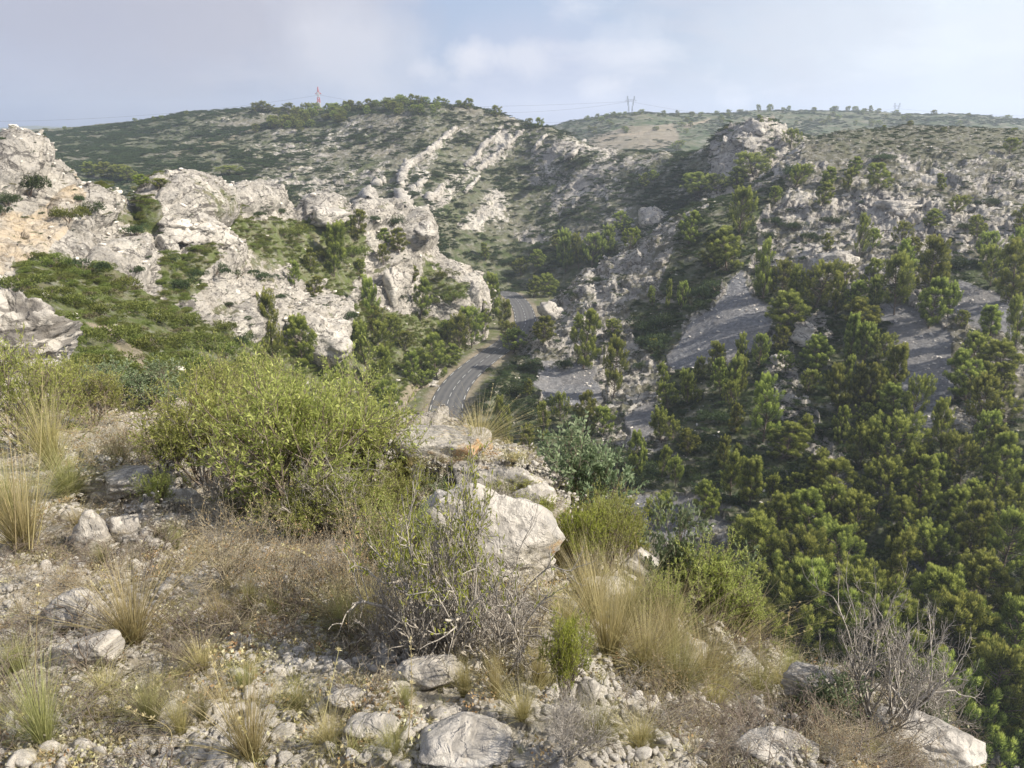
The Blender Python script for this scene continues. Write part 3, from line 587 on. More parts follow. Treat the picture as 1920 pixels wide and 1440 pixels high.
# --- dense low bush, unit radius
def make_bush(seed, n=900, mat='scrub', flat=.75, leaf=.12):
    r0 = np.random.default_rng(seed); c = r0.normal(size=(9, 3)) * [.42, .42, .12]; c[:, 2] = abs(c[:, 2]) + .15; rad = r0.uniform(.3, .55, 9)
    i = r0.integers(0, 9, n); d = unit(r0.normal(size=(n, 3))); d[:, 2] = abs(d[:, 2]) * 1.0; d = unit(d)
    P = c[i] + d * (rad[i] * r0.uniform(.6, 1.05, n))[:, None]; P[:, 2] *= flat; P[:, 2] = np.maximum(P[:, 2], 0)
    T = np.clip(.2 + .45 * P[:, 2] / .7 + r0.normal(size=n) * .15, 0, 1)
    V, Fc, t = tris(P, d + r0.normal(size=(n, 3)) * .5 + [0, 0, .3], leaf * r0.uniform(.6, 1.3, n), leaf * .65, T)
    return mk('bush', V, Fc, M[mat], False, dict(tint=t))
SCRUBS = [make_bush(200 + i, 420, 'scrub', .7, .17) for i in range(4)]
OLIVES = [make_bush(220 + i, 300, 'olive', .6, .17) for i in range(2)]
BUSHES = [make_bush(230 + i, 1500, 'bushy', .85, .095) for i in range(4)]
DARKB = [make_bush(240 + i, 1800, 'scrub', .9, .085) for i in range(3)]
def bush_parts(seed, leafm): return leafm
def stems_for_bush(seed):
    R = random.Random(seed); L = []
    for i in range(9):
        a = R.uniform(0, 6.28); p, _ = bend((0, 0, -.1), (math.cos(a) * .7, math.sin(a) * .7, .8), R.uniform(.5, .75), 4, .15, .05, R); L.append((p, np.linspace(.03, .012, 5)))
    v, f = tubes(L, 4); return mk('bush_stems', v, f, M['twig'], True)
BSTEM = [stems_for_bush(300), stems_for_bush(301)]
# --- near shrub: branching twigs, unit height
def make_shrub(seed, stems=14, lean=.65, levels=3, leafn=9, leafL=.036, leafW=.010, mat='shrubleaf', wood='twig', wob=.12, kids=(3, 5), top=0.0, rad=.011, up=.10, tint0=.35, twl=1.0):
    R = random.Random(seed); r0 = np.random.default_rng(seed); lines = []; tips = []
    def grow(p, d, ln, r, lev):
        n = 4 if lev > 0 else 3
        pts, nd_ = bend(p, d, ln, n, wob, up * .6, R); lines.append((pts, np.linspace(r, r * .55, n + 1)))
        if lev == 0: tips.append(pts); return
        for k_ in range(R.randint(*kids)):
            t = R.uniform(.3, 1.0); q = np.array([np.interp(t, np.linspace(0, 1, n + 1), pts[:, m]) for m in range(3)])
            a = np.array([R.gauss(0, 1), R.gauss(0, 1), R.gauss(0, .7) + .15]); dd = unit(unit(nd_) * .9 + unit(a) * R.uniform(.55, .95))
            grow(q, dd, ln * R.uniform(.5, .75) * twl, r * .55, lev - 1)
    for i in range(stems):
        a = R.uniform(0, 6.28); s = R.uniform(0, 1) ** .6 * lean
        grow((R.gauss(0, .03), R.gauss(0, .03), -.03), (math.cos(a) * s, math.sin(a) * s, 1 - .55 * s), R.uniform(.42, .58), rad, levels)
    tv, tf = tubes(lines, 3); hm = max(.3, np.percentile(tv[:, 2], 99.5)); tv = tv / hm
    wood_me = mk('shrub_stems', tv, tf, M[wood], True)
    leaf_me = None
    if leafn:
        P, D, T = [], [], []
        for pts in tips:
            pts = pts / hm
            if pts[-1, 2] < top: continue
            n = leafn; t = r0.random(n) * .95 + .05; c = np.stack([np.interp(t, np.linspace(0, 1, len(pts)), pts[:, m]) for m in range(3)], -1); ax = unit(pts[-1] - pts[0])
            P.append(c); D.append(ax * .9 + r0.normal(size=(n, 3)) * .55); T.append(np.clip(tint0 + .35 * pts[-1, 2] + r0.normal(size=n) * .16, 0, 1))
        P, D, T = map(np.concatenate, (P, D, T))
        V, Fc, t = leaves(P, D, leafL * r0.uniform(.7, 1.25, len(P)), leafW, T); leaf_me = mk('shrub_leaves', V, Fc, M[mat], False, dict(tint=t))
    return wood_me, leaf_me
SH = dict(
    yg=[make_shrub(401, 15, .75, 3, 13, .036, .0105), make_shrub(402, 13, .9, 3, 12, .036, .011, wob=.18), make_shrub(403, 14, .65, 3, 9, .036, .011, wob=.15)],
    bright=[make_shrub(411, 12, .75, 3, 12, .045, .011, 'shrubbright', wob=.13, up=.12), make_shrub(412, 10, .6, 3, 11, .05, .013, 'shrubbright', wob=.12, up=.14)],
    grey=[make_shrub(421, 11, .7, 3, 10, .045, .022, 'greyleaf', wob=.15), make_shrub(422, 9, .8, 3, 8, .05, .024, 'greyleaf', wob=.18)],
    dead=[make_shrub(431, 14, 1.0, 4, 0, wood='grey', wob=.22, kids=(2, 4), rad=.016, up=.09), make_shrub(432, 13, .75, 4, 0, wood='grey', wob=.20, kids=(3, 4), rad=.014, up=.10)],
    deadtips=[make_shrub(441, 13, 1.1, 3, 9, .042, .012, 'shrubbright', 'grey', .24, (3, 4), .52, .017)],
    red=[make_shrub(451, 22, 1.1, 3, 1, .022, .016, 'redleaf', 'redtwig', .2, (3, 4), 0, .007, .04), make_shrub(452, 22, 1.2, 3, 1, .02, .014, 'redleaf', 'redtwig', .25, (3, 4), 0, .006, .03)])
# --- grass tuft, unit height
def make_tuft(seed, n=650, spread=.55, mat='straw', w=.0052, stalks=8):
    r0 = np.random.default_rng(seed); S = 5
    a = r0.random(n) * 6.283; b = r0.random(n) ** .5 * .07; out = np.abs(r0.normal(size=n)) * spread + .05; ln = r0.uniform(.45, 1.0, n); ln[:stalks] *= 1.5; out[:stalks] *= .8
    w = np.full(n, w); w[:stalks] *= 1.0
    t = np.linspace(0, 1, S + 1); od = np.stack([np.cos(a), np.sin(a)], -1)
    droop = r0.uniform(.25, .75, n)
    R_ = (b[:, None] + out[:, None] * ln[:, None] * (t + .55 * t ** 2)[None] * .75); Zt = ln[:, None] * (t[None] - droop[:, None] * .55 * out[:, None] * t[None] ** 2.2)
    wx = r0.normal(size=(n, 1)) * .05 * t[None] ** 2
    C = np.stack([od[:, :1] * R_ - od[:, 1:] * wx, od[:, 1:] * R_ + od[:, :1] * wx, Zt], -1)
    side = np.stack([-od[:, 1], od[:, 0], od[:, 0] * 0], -1) + r0.normal(size=(n, 3)) * .5; side = unit(side)
    ww = w[:, None, None] * (1 - t[None, :, None] * .85) * .5
    V = np.stack([C - side[:, None] * ww, C + side[:, None] * ww], 2).reshape(-1, 3)
    i = np.arange(n)[:, None] * (2 * (S + 1)) + np.arange(S)[None] * 2; i = i.ravel(); Fc = np.stack([i, i + 1, i + 3, i + 2], -1)
    T = np.repeat(np.clip(.15 + .6 * t[None] + r0.normal(size=(n, 1)) * .2, 0, 1).ravel(), 2)
    return mk('grass_blades', V, Fc, M[mat], False, dict(tint=T))
TUFTS = dict(gold=[make_tuft(501), make_tuft(502, 650, .75), make_tuft(503, 450, .45, 'straw', .006, 18)], green=[make_tuft(511, 600, .5, 'greengrass'), make_tuft(512, 700, .7, 'greengrass'), make_tuft(513, 450, .4, 'greengrass', .006, 14)])
# --- stones
def ico(sub):
    import bmesh
    b = bmesh.new(); bmesh.ops.create_icosphere(b, subdivisions=sub, radius=1); V = np.array([v.co[:] for v in b.verts]); Fc = np.array([[v.index for v in f.verts] for f in b.faces]); b.free(); return V, Fc
ICO = {s: ico(s) for s in (2, 3, 4, 5, 6)}
def rock_shape(seed, sub, planes=14, sq=(1, .8, .6), rough=0.0, cells=2.2, keep=.62):
    r0 = np.random.default_rng(seed); V, Fc = ICO[sub]; V = V.copy(); n = unit(r0.normal(size=(planes, 3))); d = r0.uniform(keep, .98, planes)
    c = V @ n.T; s = np.where(c > .05, d / np.maximum(c, .05), 9.0).min(1); V = V * np.minimum(s, 1.08)[:, None] * np.array(sq)
    if rough > 0:
        nn = unit(V); V = V + nn * (rockdisp(V * cells + seed, 1.0, seed % 50) * rough * .5 + fbm(V * cells * 4, seed % 40, 3) * rough * .22)[:, None]
    return V, Fc
STONES = [mk('stone', *rock_shape(600 + i, 2, 9, (1, random.uniform(.6, .9), random.uniform(.4, .7)), 0.0, 2.2, .42), M['stone'], False) for i in range(7)]
MEDST = [mk('stone', *rock_shape(620 + i, 3, 11, (1, random.uniform(.65, .95), random.uniform(.45, .75)), .10, 2.2, .46), M['stone'], False) for i in range(5)]
print('protos', time.time() - T0)
# ------------------------------------------------------------------ label helper
ORD = ['nearest', 'second nearest', 'third nearest', 'fourth nearest', 'fifth nearest', 'sixth nearest', 'seventh nearest', 'eighth nearest', 'ninth nearest', 'tenth nearest', 'eleventh nearest', 'twelfth nearest', 'thirteenth nearest', 'fourteenth nearest', 'fifteenth nearest', 'sixteenth nearest', 'seventeenth nearest', 'eighteenth nearest', 'nineteenth nearest', 'twentieth nearest'] + ['%dth nearest' % i for i in range(21, 80)]
MARKS = [(1370, 600, 'the large grey scree'), (1725, 690, 'the scree strip at right'), (1440, 235, 'the rocky peak on the skyline'), (940, 560, 'the far road bend'), (836, 770, 'the near road stretch'), (600, 600, 'the smooth white rock dome'),
         (735, 510, 'the white rock pillar on the left crag'), (350, 400, 'the big rounded rock block at left'), (30, 330, 'the cliff at the left edge'), (1475, 720, 'the pale rock strip among pines'), (1040, 580, 'the rock spur beside the road'),
         (1205, 800, 'the small scree above the cliff edge'), (1650, 1230, 'the dead grey bush at lower right'), (1850, 1150, 'the lower right picture edge'), (1700, 440, 'the pale rock face high at right'), (1290, 960, 'the stony gully mid right'),
         (600, 200, 'the red and white mast'), (1181, 200, 'the grey pylon on the ridge'), (1678, 205, 'the pylon standing at far right'), (830, 190, 'the highest point of the hill'), (960, 450, 'the dark gully above the road'), (250, 600, 'the green bushy hollow'), (1750, 920, 'the dense wood at right'), (100, 240, 'the flat horizon at left'), (1450, 960, 'the middle of the pine wood')]
FMARK = [(830, 810, 'the orange lichen boulder'), (950, 980, 'the pale rounded boulder'), (830, 1200, 'the twisted half dead bush'), (1650, 1340, 'the dead grey bush at lower right'), (560, 800, 'the big yellow green shrub'), (150, 1190, 'the cracked boulder at left'),
         (60, 950, 'the tall grass at the left edge'), (1060, 1250, 'the small bright green bush'), (1200, 1080, 'the jagged white rocks at the drop'), (850, 1390, 'the lichen slab at bottom centre'), (200, 960, 'the grey stone heap at left'), (1760, 1400, 'the rock corner at lower right'), (300, 1400, 'the bottom left corner'), (1280, 1400, 'the bottom edge right of centre'), (540, 1180, 'the reddish dry brush')]
REG = []
def relabel():
    """give each copy a label of its own from what it stands closest to"""
    groups = {}
    for o, px, py, adj, noun, marks in REG:
        m = min(marks, key=lambda q: math.hypot(q[0] - px, (q[1] - py))); dx, dy = px - m[0], py - m[1]
        side = ('right of' if dx > 0 else 'left of') if abs(dx) > abs(dy) else ('below' if dy > 0 else 'above')
        groups.setdefault((adj, noun, side, m[2]), []).append((math.hypot(dx, dy), o))
    for (adj, noun, side, nm), L in groups.items():
        L.sort(key=lambda t: t[0])
        for i, (_, o) in enumerate(L):
            o['label'] = ('%s %s %s %s' % (adj, noun, side, nm)) if len(L) == 1 else '%s %s, %s %s %s' % (adj, noun, ORD[i], side, nm)
def place(name, cat, parts, px, py, hpx, wpx, adj, noun, group, marks, layers, rot=None, unitw=None, sink=0.0, rz=None, tilt=0.0):
    """parts: [(part name, mesh)] of unit height; stands where the pixel's ray meets the ground"""
    h = hit(px, py, layers)
    if h is None: return None
    dist = (h[0] - Vector(CAM)).length; zc = (np.array(h[0]) - CAM) @ np.array([0, CP, -SP])
    H = hpx * zc / F / max(.5, math.cos(math.atan2(60 - h[0].z, h[0].y))) ; Wd = wpx * zc / F
    e = ob(name, None); e.empty_display_size = .2; e.location = (h[0].x, h[0].y, h[0].z - sink * H)
    e.rotation_euler = (random.gauss(0, tilt), random.gauss(0, tilt), random.uniform(0, 6.28) if rz is None else rz)
    s = Wd / unitw if unitw else H; e.scale = (s, s, H)
    for pn, me in parts:
        if me is not None: ob(pn, me, e)
    tag(e, None, cat, group); REG.append((e, px, py - hpx / 2, adj, noun, marks)); return e
# ------------------------------------------------------------------ pines one by one: (x, base y, height px, width px)
PL = [(1430,565,90,50),(1463,562,60,45),(1493,580,62,45),(1527,585,75,70),(1480,627,72,70),(1567,592,58,45),(1602,590,52,45),(1627,547,46,35),(1677,592,102,68),(1740,562,92,78),(1622,635,62,66),(1640,577,42,35),(1740,618,70,62),(1777,595,50,40),(1800,618,26,25),
(1857,638,56,46),(1903,662,86,62),(1857,540,66,46),(1897,575,92,60),(1827,695,52,60),(1873,710,62,80),(1813,755,72,72),(1847,735,42,35),(1877,745,36,34),(1830,802,76,60),(1887,802,48,60),(1593,682,72,36),(1620,682,62,36),(1643,682,52,40),(1673,742,84,54),(1530,695,52,52),
(1423,695,62,32),(1460,668,42,32),(1390,699,56,36),(1342,709,62,46),(1310,715,36,30),(1513,739,38,34),(1580,735,52,28),(1602,762,62,38),(1570,782,72,52),(1617,769,72,46),(1647,765,54,40),(1680,799,62,60),(1703,802,76,46),(1473,699,28,34),(1367,749,66,50),(1350,742,52,32),
(1387,742,52,34),(1290,759,46,22),(1307,759,26,18),(1430,832,104,76),(1367,765,38,30),(1377,815,46,30),(1467,862,62,72),(1500,842,48,40),(1570,835,56,32),(1513,822,32,28),(1617,815,46,40),(1640,812,34,26),(1647,899,104,90),(1613,882,74,60),(1763,862,88,52),(1800,912,78,58),
(1840,849,58,44),(1877,865,58,50),(1860,932,92,62),(1707,915,72,52),(1747,932,68,52),(1730,859,46,18),(1523,912,58,48),(1353,882,48,32),(1375,869,32,22),(1370,932,66,50),(1407,949,72,60),(1330,962,44,42),(1447,949,50,36),(1490,949,48,44),(1573,965,66,80),(1643,965,76,54),(1713,965,74,50),
(1820,968,46,40),(1017,647,46,42),(962,664,36,56),(1093,694,82,58),(1150,747,82,52),(1083,615,22,20),(1153,632,24,36),(1223,665,28,22),(1250,582,48,18),(1223,575,34,20),(1277,585,52,24),(950,849,78,38),(990,872,62,42),(1017,832,54,36),(1050,792,44,32),(1100,815,64,44),(1133,819,48,44),
(987,745,28,20),(1247,729,40,26),(1253,772,44,42),(1290,762,52,24),(1240,829,58,46),(1263,829,42,34),(1197,899,68,34),(1240,895,42,28),(1267,915,44,36),(1290,855,38,36),(1247,966,46,36),(1228,995,48,46),(1328,981,62,50),(1167,977,34,30),
(1483,279,30,32),(1440,305,24,30),(1413,342,42,58),(1380,359,38,36),(1313,372,42,56),(1345,366,34,40),(1490,355,38,36),(1547,359,40,32),(1597,332,30,26),(1587,362,38,32),(1540,389,34,32),(1647,359,44,44),(1453,385,26,26),(1787,405,32,32),(1763,362,28,22),(1743,429,34,34),(1893,292,26,30),
(1387,452,72,52),(1290,459,58,42),(1363,512,64,66),(1330,502,44,38),(1610,489,64,30),(1553,475,28,24),(1637,472,38,28),(1690,462,40,32),(1713,479,28,26),(1833,452,36,34),(1843,489,48,44),(1907,502,62,42),(1913,435,42,36),(1700,522,52,44),(1587,535,28,32),
(1170,439,38,36),(1267,285,18,22),(1207,355,22,20),(1227,342,16,18),(1060,512,62,46),(1110,502,50,44),(1085,505,54,38),(1030,558,40,48),(1000,560,34,34),(1140,480,44,36),(1180,470,36,34),(1010,505,28,30),(910,492,26,20),(975,520,26,24),(1045,470,26,30),
(670,452,52,32),(627,520,84,54),(583,515,38,26),(747,477,42,46),(720,467,28,24),(720,499,36,28),(673,529,32,22),(553,539,38,30),(587,559,36,32),(703,625,82,46),(787,602,72,36),(773,532,30,26),(513,684,112,56),(570,694,94,62),(633,714,88,54),(687,690,64,50),(700,632,44,40),(720,672,54,44),
(713,742,76,60),(733,784,70,58),(820,714,68,62),(773,718,54,44),(790,728,24,36),(885,655,62,56),(860,660,50,46),(925,604,68,42),(940,618,48,36),(953,645,34,34),(905,625,44,38),(840,690,40,40),(648,440,24,22),(740,640,40,34),(840,640,34,32),(760,660,34,30),
(1395,1085,92,92),(1470,1135,90,84),(1575,1105,84,78),(1662,1135,92,78),(1440,1030,70,60),(1520,1030,70,62),(1740,1080,80,70),(1810,1060,84,66),(1880,1080,90,74),(1600,1030,64,60),(1690,1020,60,54),(1770,1000,66,54),(1850,1010,70,60),(1905,990,80,50),(1550,985,50,52),(1480,1000,52,46),
(1455,1200,100,90),(1540,1210,110,100),(1640,1220,110,96),(1730,1190,100,90),(1820,1180,100,92),(1900,1190,110,90),(1500,1290,110,100),(1600,1310,120,110),(1700,1300,116,104),(1790,1290,116,104),(1880,1300,120,104),(1840,1400,124,110),(1920,1410,130,110),(1760,1400,110,100),(1850,1500,120,110),(1940,1520,130,110),(1390,1180,80,70),(1430,1250,90,80),
(430,330,14,40),(205,338,26,38),(228,342,26,36),(248,345,24,34),(272,352,22,34),(298,356,18,36),(176,334,24,36)]
used = 0
for (x, y, h, w) in PL:
    tr, cr = PINES[random.randrange(8)] if w / h < .85 else PINES[random.choice((1, 3, 5, 4))]
    adj = 'tall slender green' if h / w > 1.7 else ('broad bushy green' if w / h > .98 else 'green')
    q_ = random.uniform(.88, 1.14); h *= q_; w *= random.uniform(.9, 1.1)
    if y > 960 and x > 1340: h, w = h * 1.12, w * 1.22
    e = place('pine_tree', 'tree', [('trunk', tr), ('crown', cr)], x, y - 2, h * 1.14, w * 1.05, adj, 'pine', 'pines on the slopes', MARKS, ('all', 'floor'), unitw=.74, sink=.02, tilt=.04)
# skyline and hill-top pines
def sky_tree(x, y, h, w):
    tr, cr = PINES[random.choice((1, 3, 5))]
    return place('pine_tree', 'tree', [('trunk', tr), ('crown', cr)], x, y, h, w, 'small distant', 'pine', 'pines on the far ridges', MARKS, ('all',), unitw=.76, sink=.12, tilt=.03)
DS = [(-500, 252), (0, 248), (120, 242), (250, 228), (350, 213), (480, 206), (600, 209), (700, 197), (780, 190), (870, 196), (920, 208), (960, 222), (1000, 232), (1040, 243)]
ES = [(1030, 238), (1080, 226), (1130, 219), (1200, 213), (1260, 217), (1320, 216), (1400, 208), (1500, 205), (1600, 206), (1700, 212), (1800, 215), (1920, 225)]
for x in [122, 88, 255, 289, 305, 350, 930, 990, 1012, 875, 862, 835, 820, 800, 788, 768, 752, 735, 722, 708, 696, 676, 660, 645, 634, 622, 612, 598, 584, 570, 556, 542, 530, 518, 506, 494, 484]:
    y = np.interp(x, *zip(*DS)); sky_tree(x, y + random.uniform(3, 7), random.uniform(12, 22) if x > 400 else random.uniform(7, 10), random.uniform(14, 24) if x > 400 else 9)
for i in range(52):
    t = random.random(); x = 500 + 150 * t + random.gauss(0, 20); y = 250 - 38 * t + random.gauss(0, 9)
    if i > 34: x = random.uniform(620, 830); y = np.interp(x, *zip(*DS)) + random.uniform(6, 26)
    sky_tree(x, max(y, np.interp(x, *zip(*DS)) + 4), random.uniform(13, 20), random.uniform(14, 22))
for x in [1100, 1118, 1135, 1150, 1158, 1170, 1190, 1200, 1235, 1245, 1270, 1297, 1312, 1343, 1365, 1384, 1423, 1441, 1446, 1470, 1477, 1560, 1567, 1588, 1603, 1620, 1633, 1645, 1678, 1750, 1815, 1888]:
    y = np.interp(x, *zip(*ES)); sky_tree(x, y + random.uniform(2, 4), random.uniform(7, 15), random.uniform(8, 14))
for i in range(46):
    x = random.uniform(1080, 1900); y = np.interp(x, *zip(*ES)) + random.uniform(6, 34)
    sky_tree(x, y, random.uniform(6, 11), random.uniform(8, 14))
print('pines', time.time() - T0)
# individual bushes on the crags and slopes: (x, base y, h, w, kind)
BL = [(55,362,52,60,'d'),(15,385,30,38,'d'),(8,402,24,26,'d'),(128,412,34,50,'b'),(165,402,26,44,'d'),(258,440,24,38,'d'),(150,512,34,66,'d'),(95,500,28,44,'b'),(255,512,18,22,'d'),(340,545,30,52,'d'),(322,492,16,26,'d'),(405,512,22,44,'d'),(360,520,20,36,'d'),(445,520,18,60,'d'),(488,522,16,40,'d'),(150,378,16,24,'d'),(262,412,16,26,'b'),
(232,545,30,56,'b'),(50,540,34,60,'b'),(90,560,32,60,'b'),(140,575,30,60,'b'),(190,590,32,64,'b'),(250,590,30,60,'b'),(300,605,30,60,'b'),(215,640,36,74,'b'),(270,655,36,76,'b'),(330,650,34,70,'b'),(380,650,32,62,'b'),(420,670,34,64,'b'),(360,690,36,74,'b'),(300,700,36,70,'b'),(240,700,36,80,'b'),(180,690,36,74,'b'),(150,640,30,60,'b'),(450,650,28,50,'d'),(470,690,30,60,'b'),(415,620,22,44,'b'),(345,610,26,50,'b'),(110,610,30,52,'b'),(120,660,40,60,'b'),
(737,424,24,30,'d'),(700,415,14,26,'d'),(525,400,12,30,'d'),(480,405,12,40,'d'),(620,420,20,36,'b'),(560,440,22,50,'b'),(660,480,24,46,'b'),(600,480,22,44,'b'),(530,440,16,44,'b'),(830,520,20,40,'b'),(850,560,22,40,'b'),(650,600,20,34,'d'),(680,560,18,30,'d'),(745,560,18,30,'d'),(810,570,18,30,'b'),(430,575,12,22,'d'),(520,560,12,26,'d'),
(1215,620,30,60,'d'),(1250,610,30,60,'d'),(1230,650,34,70,'d'),(1320,560,26,60,'d'),(1300,580,24,50,'d'),(1345,545,24,50,'d'),(1080,555,16,40,'d'),(1110,530,14,28,'d'),(1150,630,14,34,'d'),(1060,690,20,40,'d'),(1000,690,18,50,'d'),(1490,430,18,34,'d'),(1450,420,18,30,'d'),(1560,420,18,34,'d'),(1520,450,20,30,'d'),(1690,470,18,30,'d'),(1740,495,20,40,'d'),(1780,500,26,60,'d'),(1840,470,16,36,'d'),(1850,385,18,34,'d'),(1810,430,14,40,'d'),(1655,300,14,50,'d'),(1500,330,26,50,'d'),(1440,450,20,30,'d'),(1400,440,24,34,'d'),
(940,700,16,40,'d'),(960,740,22,44,'d'),(1020,760,20,44,'d'),(1180,880,24,60,'d'),(1210,900,24,60,'d'),(1160,920,22,50,'d'),(1300,890,20,44,'d'),(880,820,24,34,'d'),(885,850,24,40,'d'),(1310,830,18,30,'d'),(1380,900,18,40,'d'),(1440,900,22,54,'d'),(1500,900,24,60,'d'),(1400,860,22,50,'d'),(1340,840,22,50,'d'),(1590,850,18,30,'d'),(1350,790,22,50,'d'),(1200,690,14,26,'d'),(1110,640,12,26,'d')]
for (x, y, h, w, kd) in BL:
    me = random.choice(BUSHES if kd == 'b' else DARKB)
    place('bush', 'bush', [('foliage', me), ('stems', random.choice(BSTEM))], x, y, h * 1.25, w * 1.05, 'leafy green' if kd == 'b' else 'low dark green', 'bush', 'bushes on the crags and slopes', MARKS, ('all', 'floor'), unitw=1.7, sink=.05)
# ------------------------------------------------------------------ scattered stuff through geometry nodes
def scatter(name, protos, P, rot, scl, idx, label, cat):
    me = bpy.data.meshes.new(name); me.vertices.add(len(P)); me.vertices.foreach_set('co', np.ascontiguousarray(P, dtype=np.float32).ravel())
    a = me.attributes.new('rot', 'FLOAT_VECTOR', 'POINT'); a.data.foreach_set('vector', np.ascontiguousarray(rot, dtype=np.float32).ravel())
    a = me.attributes.new('scl', 'FLOAT_VECTOR', 'POINT'); a.data.foreach_set('vector', np.ascontiguousarray(scl, dtype=np.float32).ravel())
    a = me.attributes.new('idx', 'INT', 'POINT'); a.data.foreach_set('value', np.ascontiguousarray(idx, dtype=np.int32))
    me.update(); o = ob(name, me); tag(o, label, cat, kind='stuff')
    g = bpy.data.node_groups.new(name, 'GeometryNodeTree'); g.interface.new_socket('Geometry', in_out='INPUT', socket_type='NodeSocketGeometry'); g.interface.new_socket('Geometry', in_out='OUTPUT', socket_type='NodeSocketGeometry')
    gi = g.nodes.new('NodeGroupInput'); go = g.nodes.new('NodeGroupOutput'); ip = g.nodes.new('GeometryNodeInstanceOnPoints'); gj = g.nodes.new('GeometryNodeGeometryToInstance')
    for i, pm in enumerate(protos):
        po = bpy.data.objects.new(pm.name + '_source', pm); oi = g.nodes.new('GeometryNodeObjectInfo'); oi.inputs['Object'].default_value = po; oi.inputs['As Instance'].default_value = True
        g.links.new(oi.outputs['Geometry'], gj.inputs[0])
    def na(nm, t):
        n = g.nodes.new('GeometryNodeInputNamedAttribute'); n.data_type = t; n.inputs['Name'].default_value = nm; return n.outputs['Attribute']
    ip.inputs['Pick Instance'].default_value = True
    g.links.new(gi.outputs[0], ip.inputs['Points']); jn = g.nodes.new('GeometryNodeJoinGeometry')
    for l in list(g.links):
        if l.to_node == gj: fs = l.from_socket; g.links.remove(l); g.links.new(fs, jn.inputs[0])
    g.links.new(jn.outputs[0], ip.inputs['Instance'])
    g.links.new(na('idx', 'INT'), ip.inputs['Instance Index']); g.links.new(na('rot', 'FLOAT_VECTOR'), ip.inputs['Rotation']); g.links.new(na('scl', 'FLOAT_VECTOR'), ip.inputs['Scale'])
    g.links.new(ip.outputs[0], go.inputs[0]); md = o.modifiers.new('scatter', 'NODES'); md.node_group = g; return o
def pick(layer, n, dens, ymax=1e9, seed=0, frame=True):
    L = LAYERS[layer]; r0 = np.random.default_rng(seed); w = L['area'] * np.clip(dens(L['P'], L['px'], L['py'], L['at']), 0, None)
    if frame: w = w * ((L['px'] > -160) & (L['px'] < 2080) & (L['py'] < 1560))
    w = w * (L['P'][:, 1] < ymax); i = r0.choice(len(w), n, p=w / w.sum()); P = L['P'][i] + r0.normal(size=(n, 3)) * (np.sqrt(L['area'][i]) * .6)[:, None] * [1, 1, .1]
    return P, i, r0
def scat(name, layer, protos, n, dens, s0, s1, label, cat, seed, flat=(1, 1, 1), dens_px=False):
    P, i, r0 = pick(layer, n, dens, seed=seed); s = np.exp(r0.uniform(math.log(s0), math.log(s1), n))
    rot = np.stack([r0.normal(size=n) * .1, r0.normal(size=n) * .1, r0.random(n) * 6.28], -1); scl = s[:, None] * np.array(flat) * r0.uniform(.8, 1.2, (n, 3))
    return scatter(name, protos, P, rot, scl, r0.integers(0, len(protos), n), label, cat)
cl = lambda P, s, sd, th, k=4: clamp01((fbm(P / s, sd, 3) - th) * k)
scat('scrub_cover', 'left_crags', BUSHES + [OLIVES[0]], 11000, lambda P, x, y, a: (a['green'] > .6) * (.25 + cl(P, 5, 81, -.1)) * (1 - a['dirt'] * .9), .35, 1.1, 'low green scrub covering the hollow below the left crags', 'scrub', 1, (1, 1, .9))
scat('crag_scrub', 'left_crags', SCRUBS + OLIVES, 3500, lambda P, x, y, a: (a['green'] < .6) * (.06 + cl(P, 3, 82, .05, 5)), .2, .6, 'small scrub tufts in the cracks of the pale left crags', 'scrub', 2, (1, 1, .8))
scat('slope_scrub', 'right_slope', SCRUBS, 26000, lambda P, x, y, a: (1 - a['scree']) * (.03 + 2.4 * (a['green'] > .75) + 1.3 * (1 - a['rock']) * a['green'] + .5 * cl(P, 4, 83, .1, 6)), .35, 1.15, 'dark scrub covering the rocky right hand slope', 'scrub', 3, (1, 1, .8))
scat('slope_heath', 'right_slope', OLIVES, 8000, lambda P, x, y, a: (1 - a['scree']) * (.1 + cl(P, 6, 84, 0, 4)), .25, .6, 'olive brown heath between stones of the right slope', 'heath', 4, (1, 1, .7))
scat('hill_scrub', 'middle_hill', SCRUBS, 34000, lambda P, x, y, a: (.02 + a['green'] * (1 - a['rock']) * (.08 + cl(P, 16, 85, -.02, 7) + .5 * cl(P, 5, 87, .05, 6))) * (P[:, 1] < 640), .6, 2.6, 'dark garrigue scrub covering the middle hill', 'scrub', 5, (1, 1, .7))
scat('far_scrub', 'far_hills', SCRUBS, 9000, lambda P, x, y, a: (.1 + cl(P, 40, 86, -.1, 4)) * (P[:, 1] < 1100) * (1 - a['dirt']), 1.3, 3.2, 'hazy green scrub on the far hills', 'scrub', 6, (1, 1, .6))
scat('slope_rubble', 'right_slope', MEDST, 12000, lambda P, x, y, a: (.3 + .6 * a['rock'] + .6 * a['scree']), .07, .45, 'loose limestone rubble strewn over the right slope', 'rubble', 7)
scat('crag_rubble', 'left_crags', MEDST, 2500, lambda P, x, y, a: .2 + a['rock'], .15, .7, 'loose blocks lying on the ledges of the left crags', 'rubble', 8)
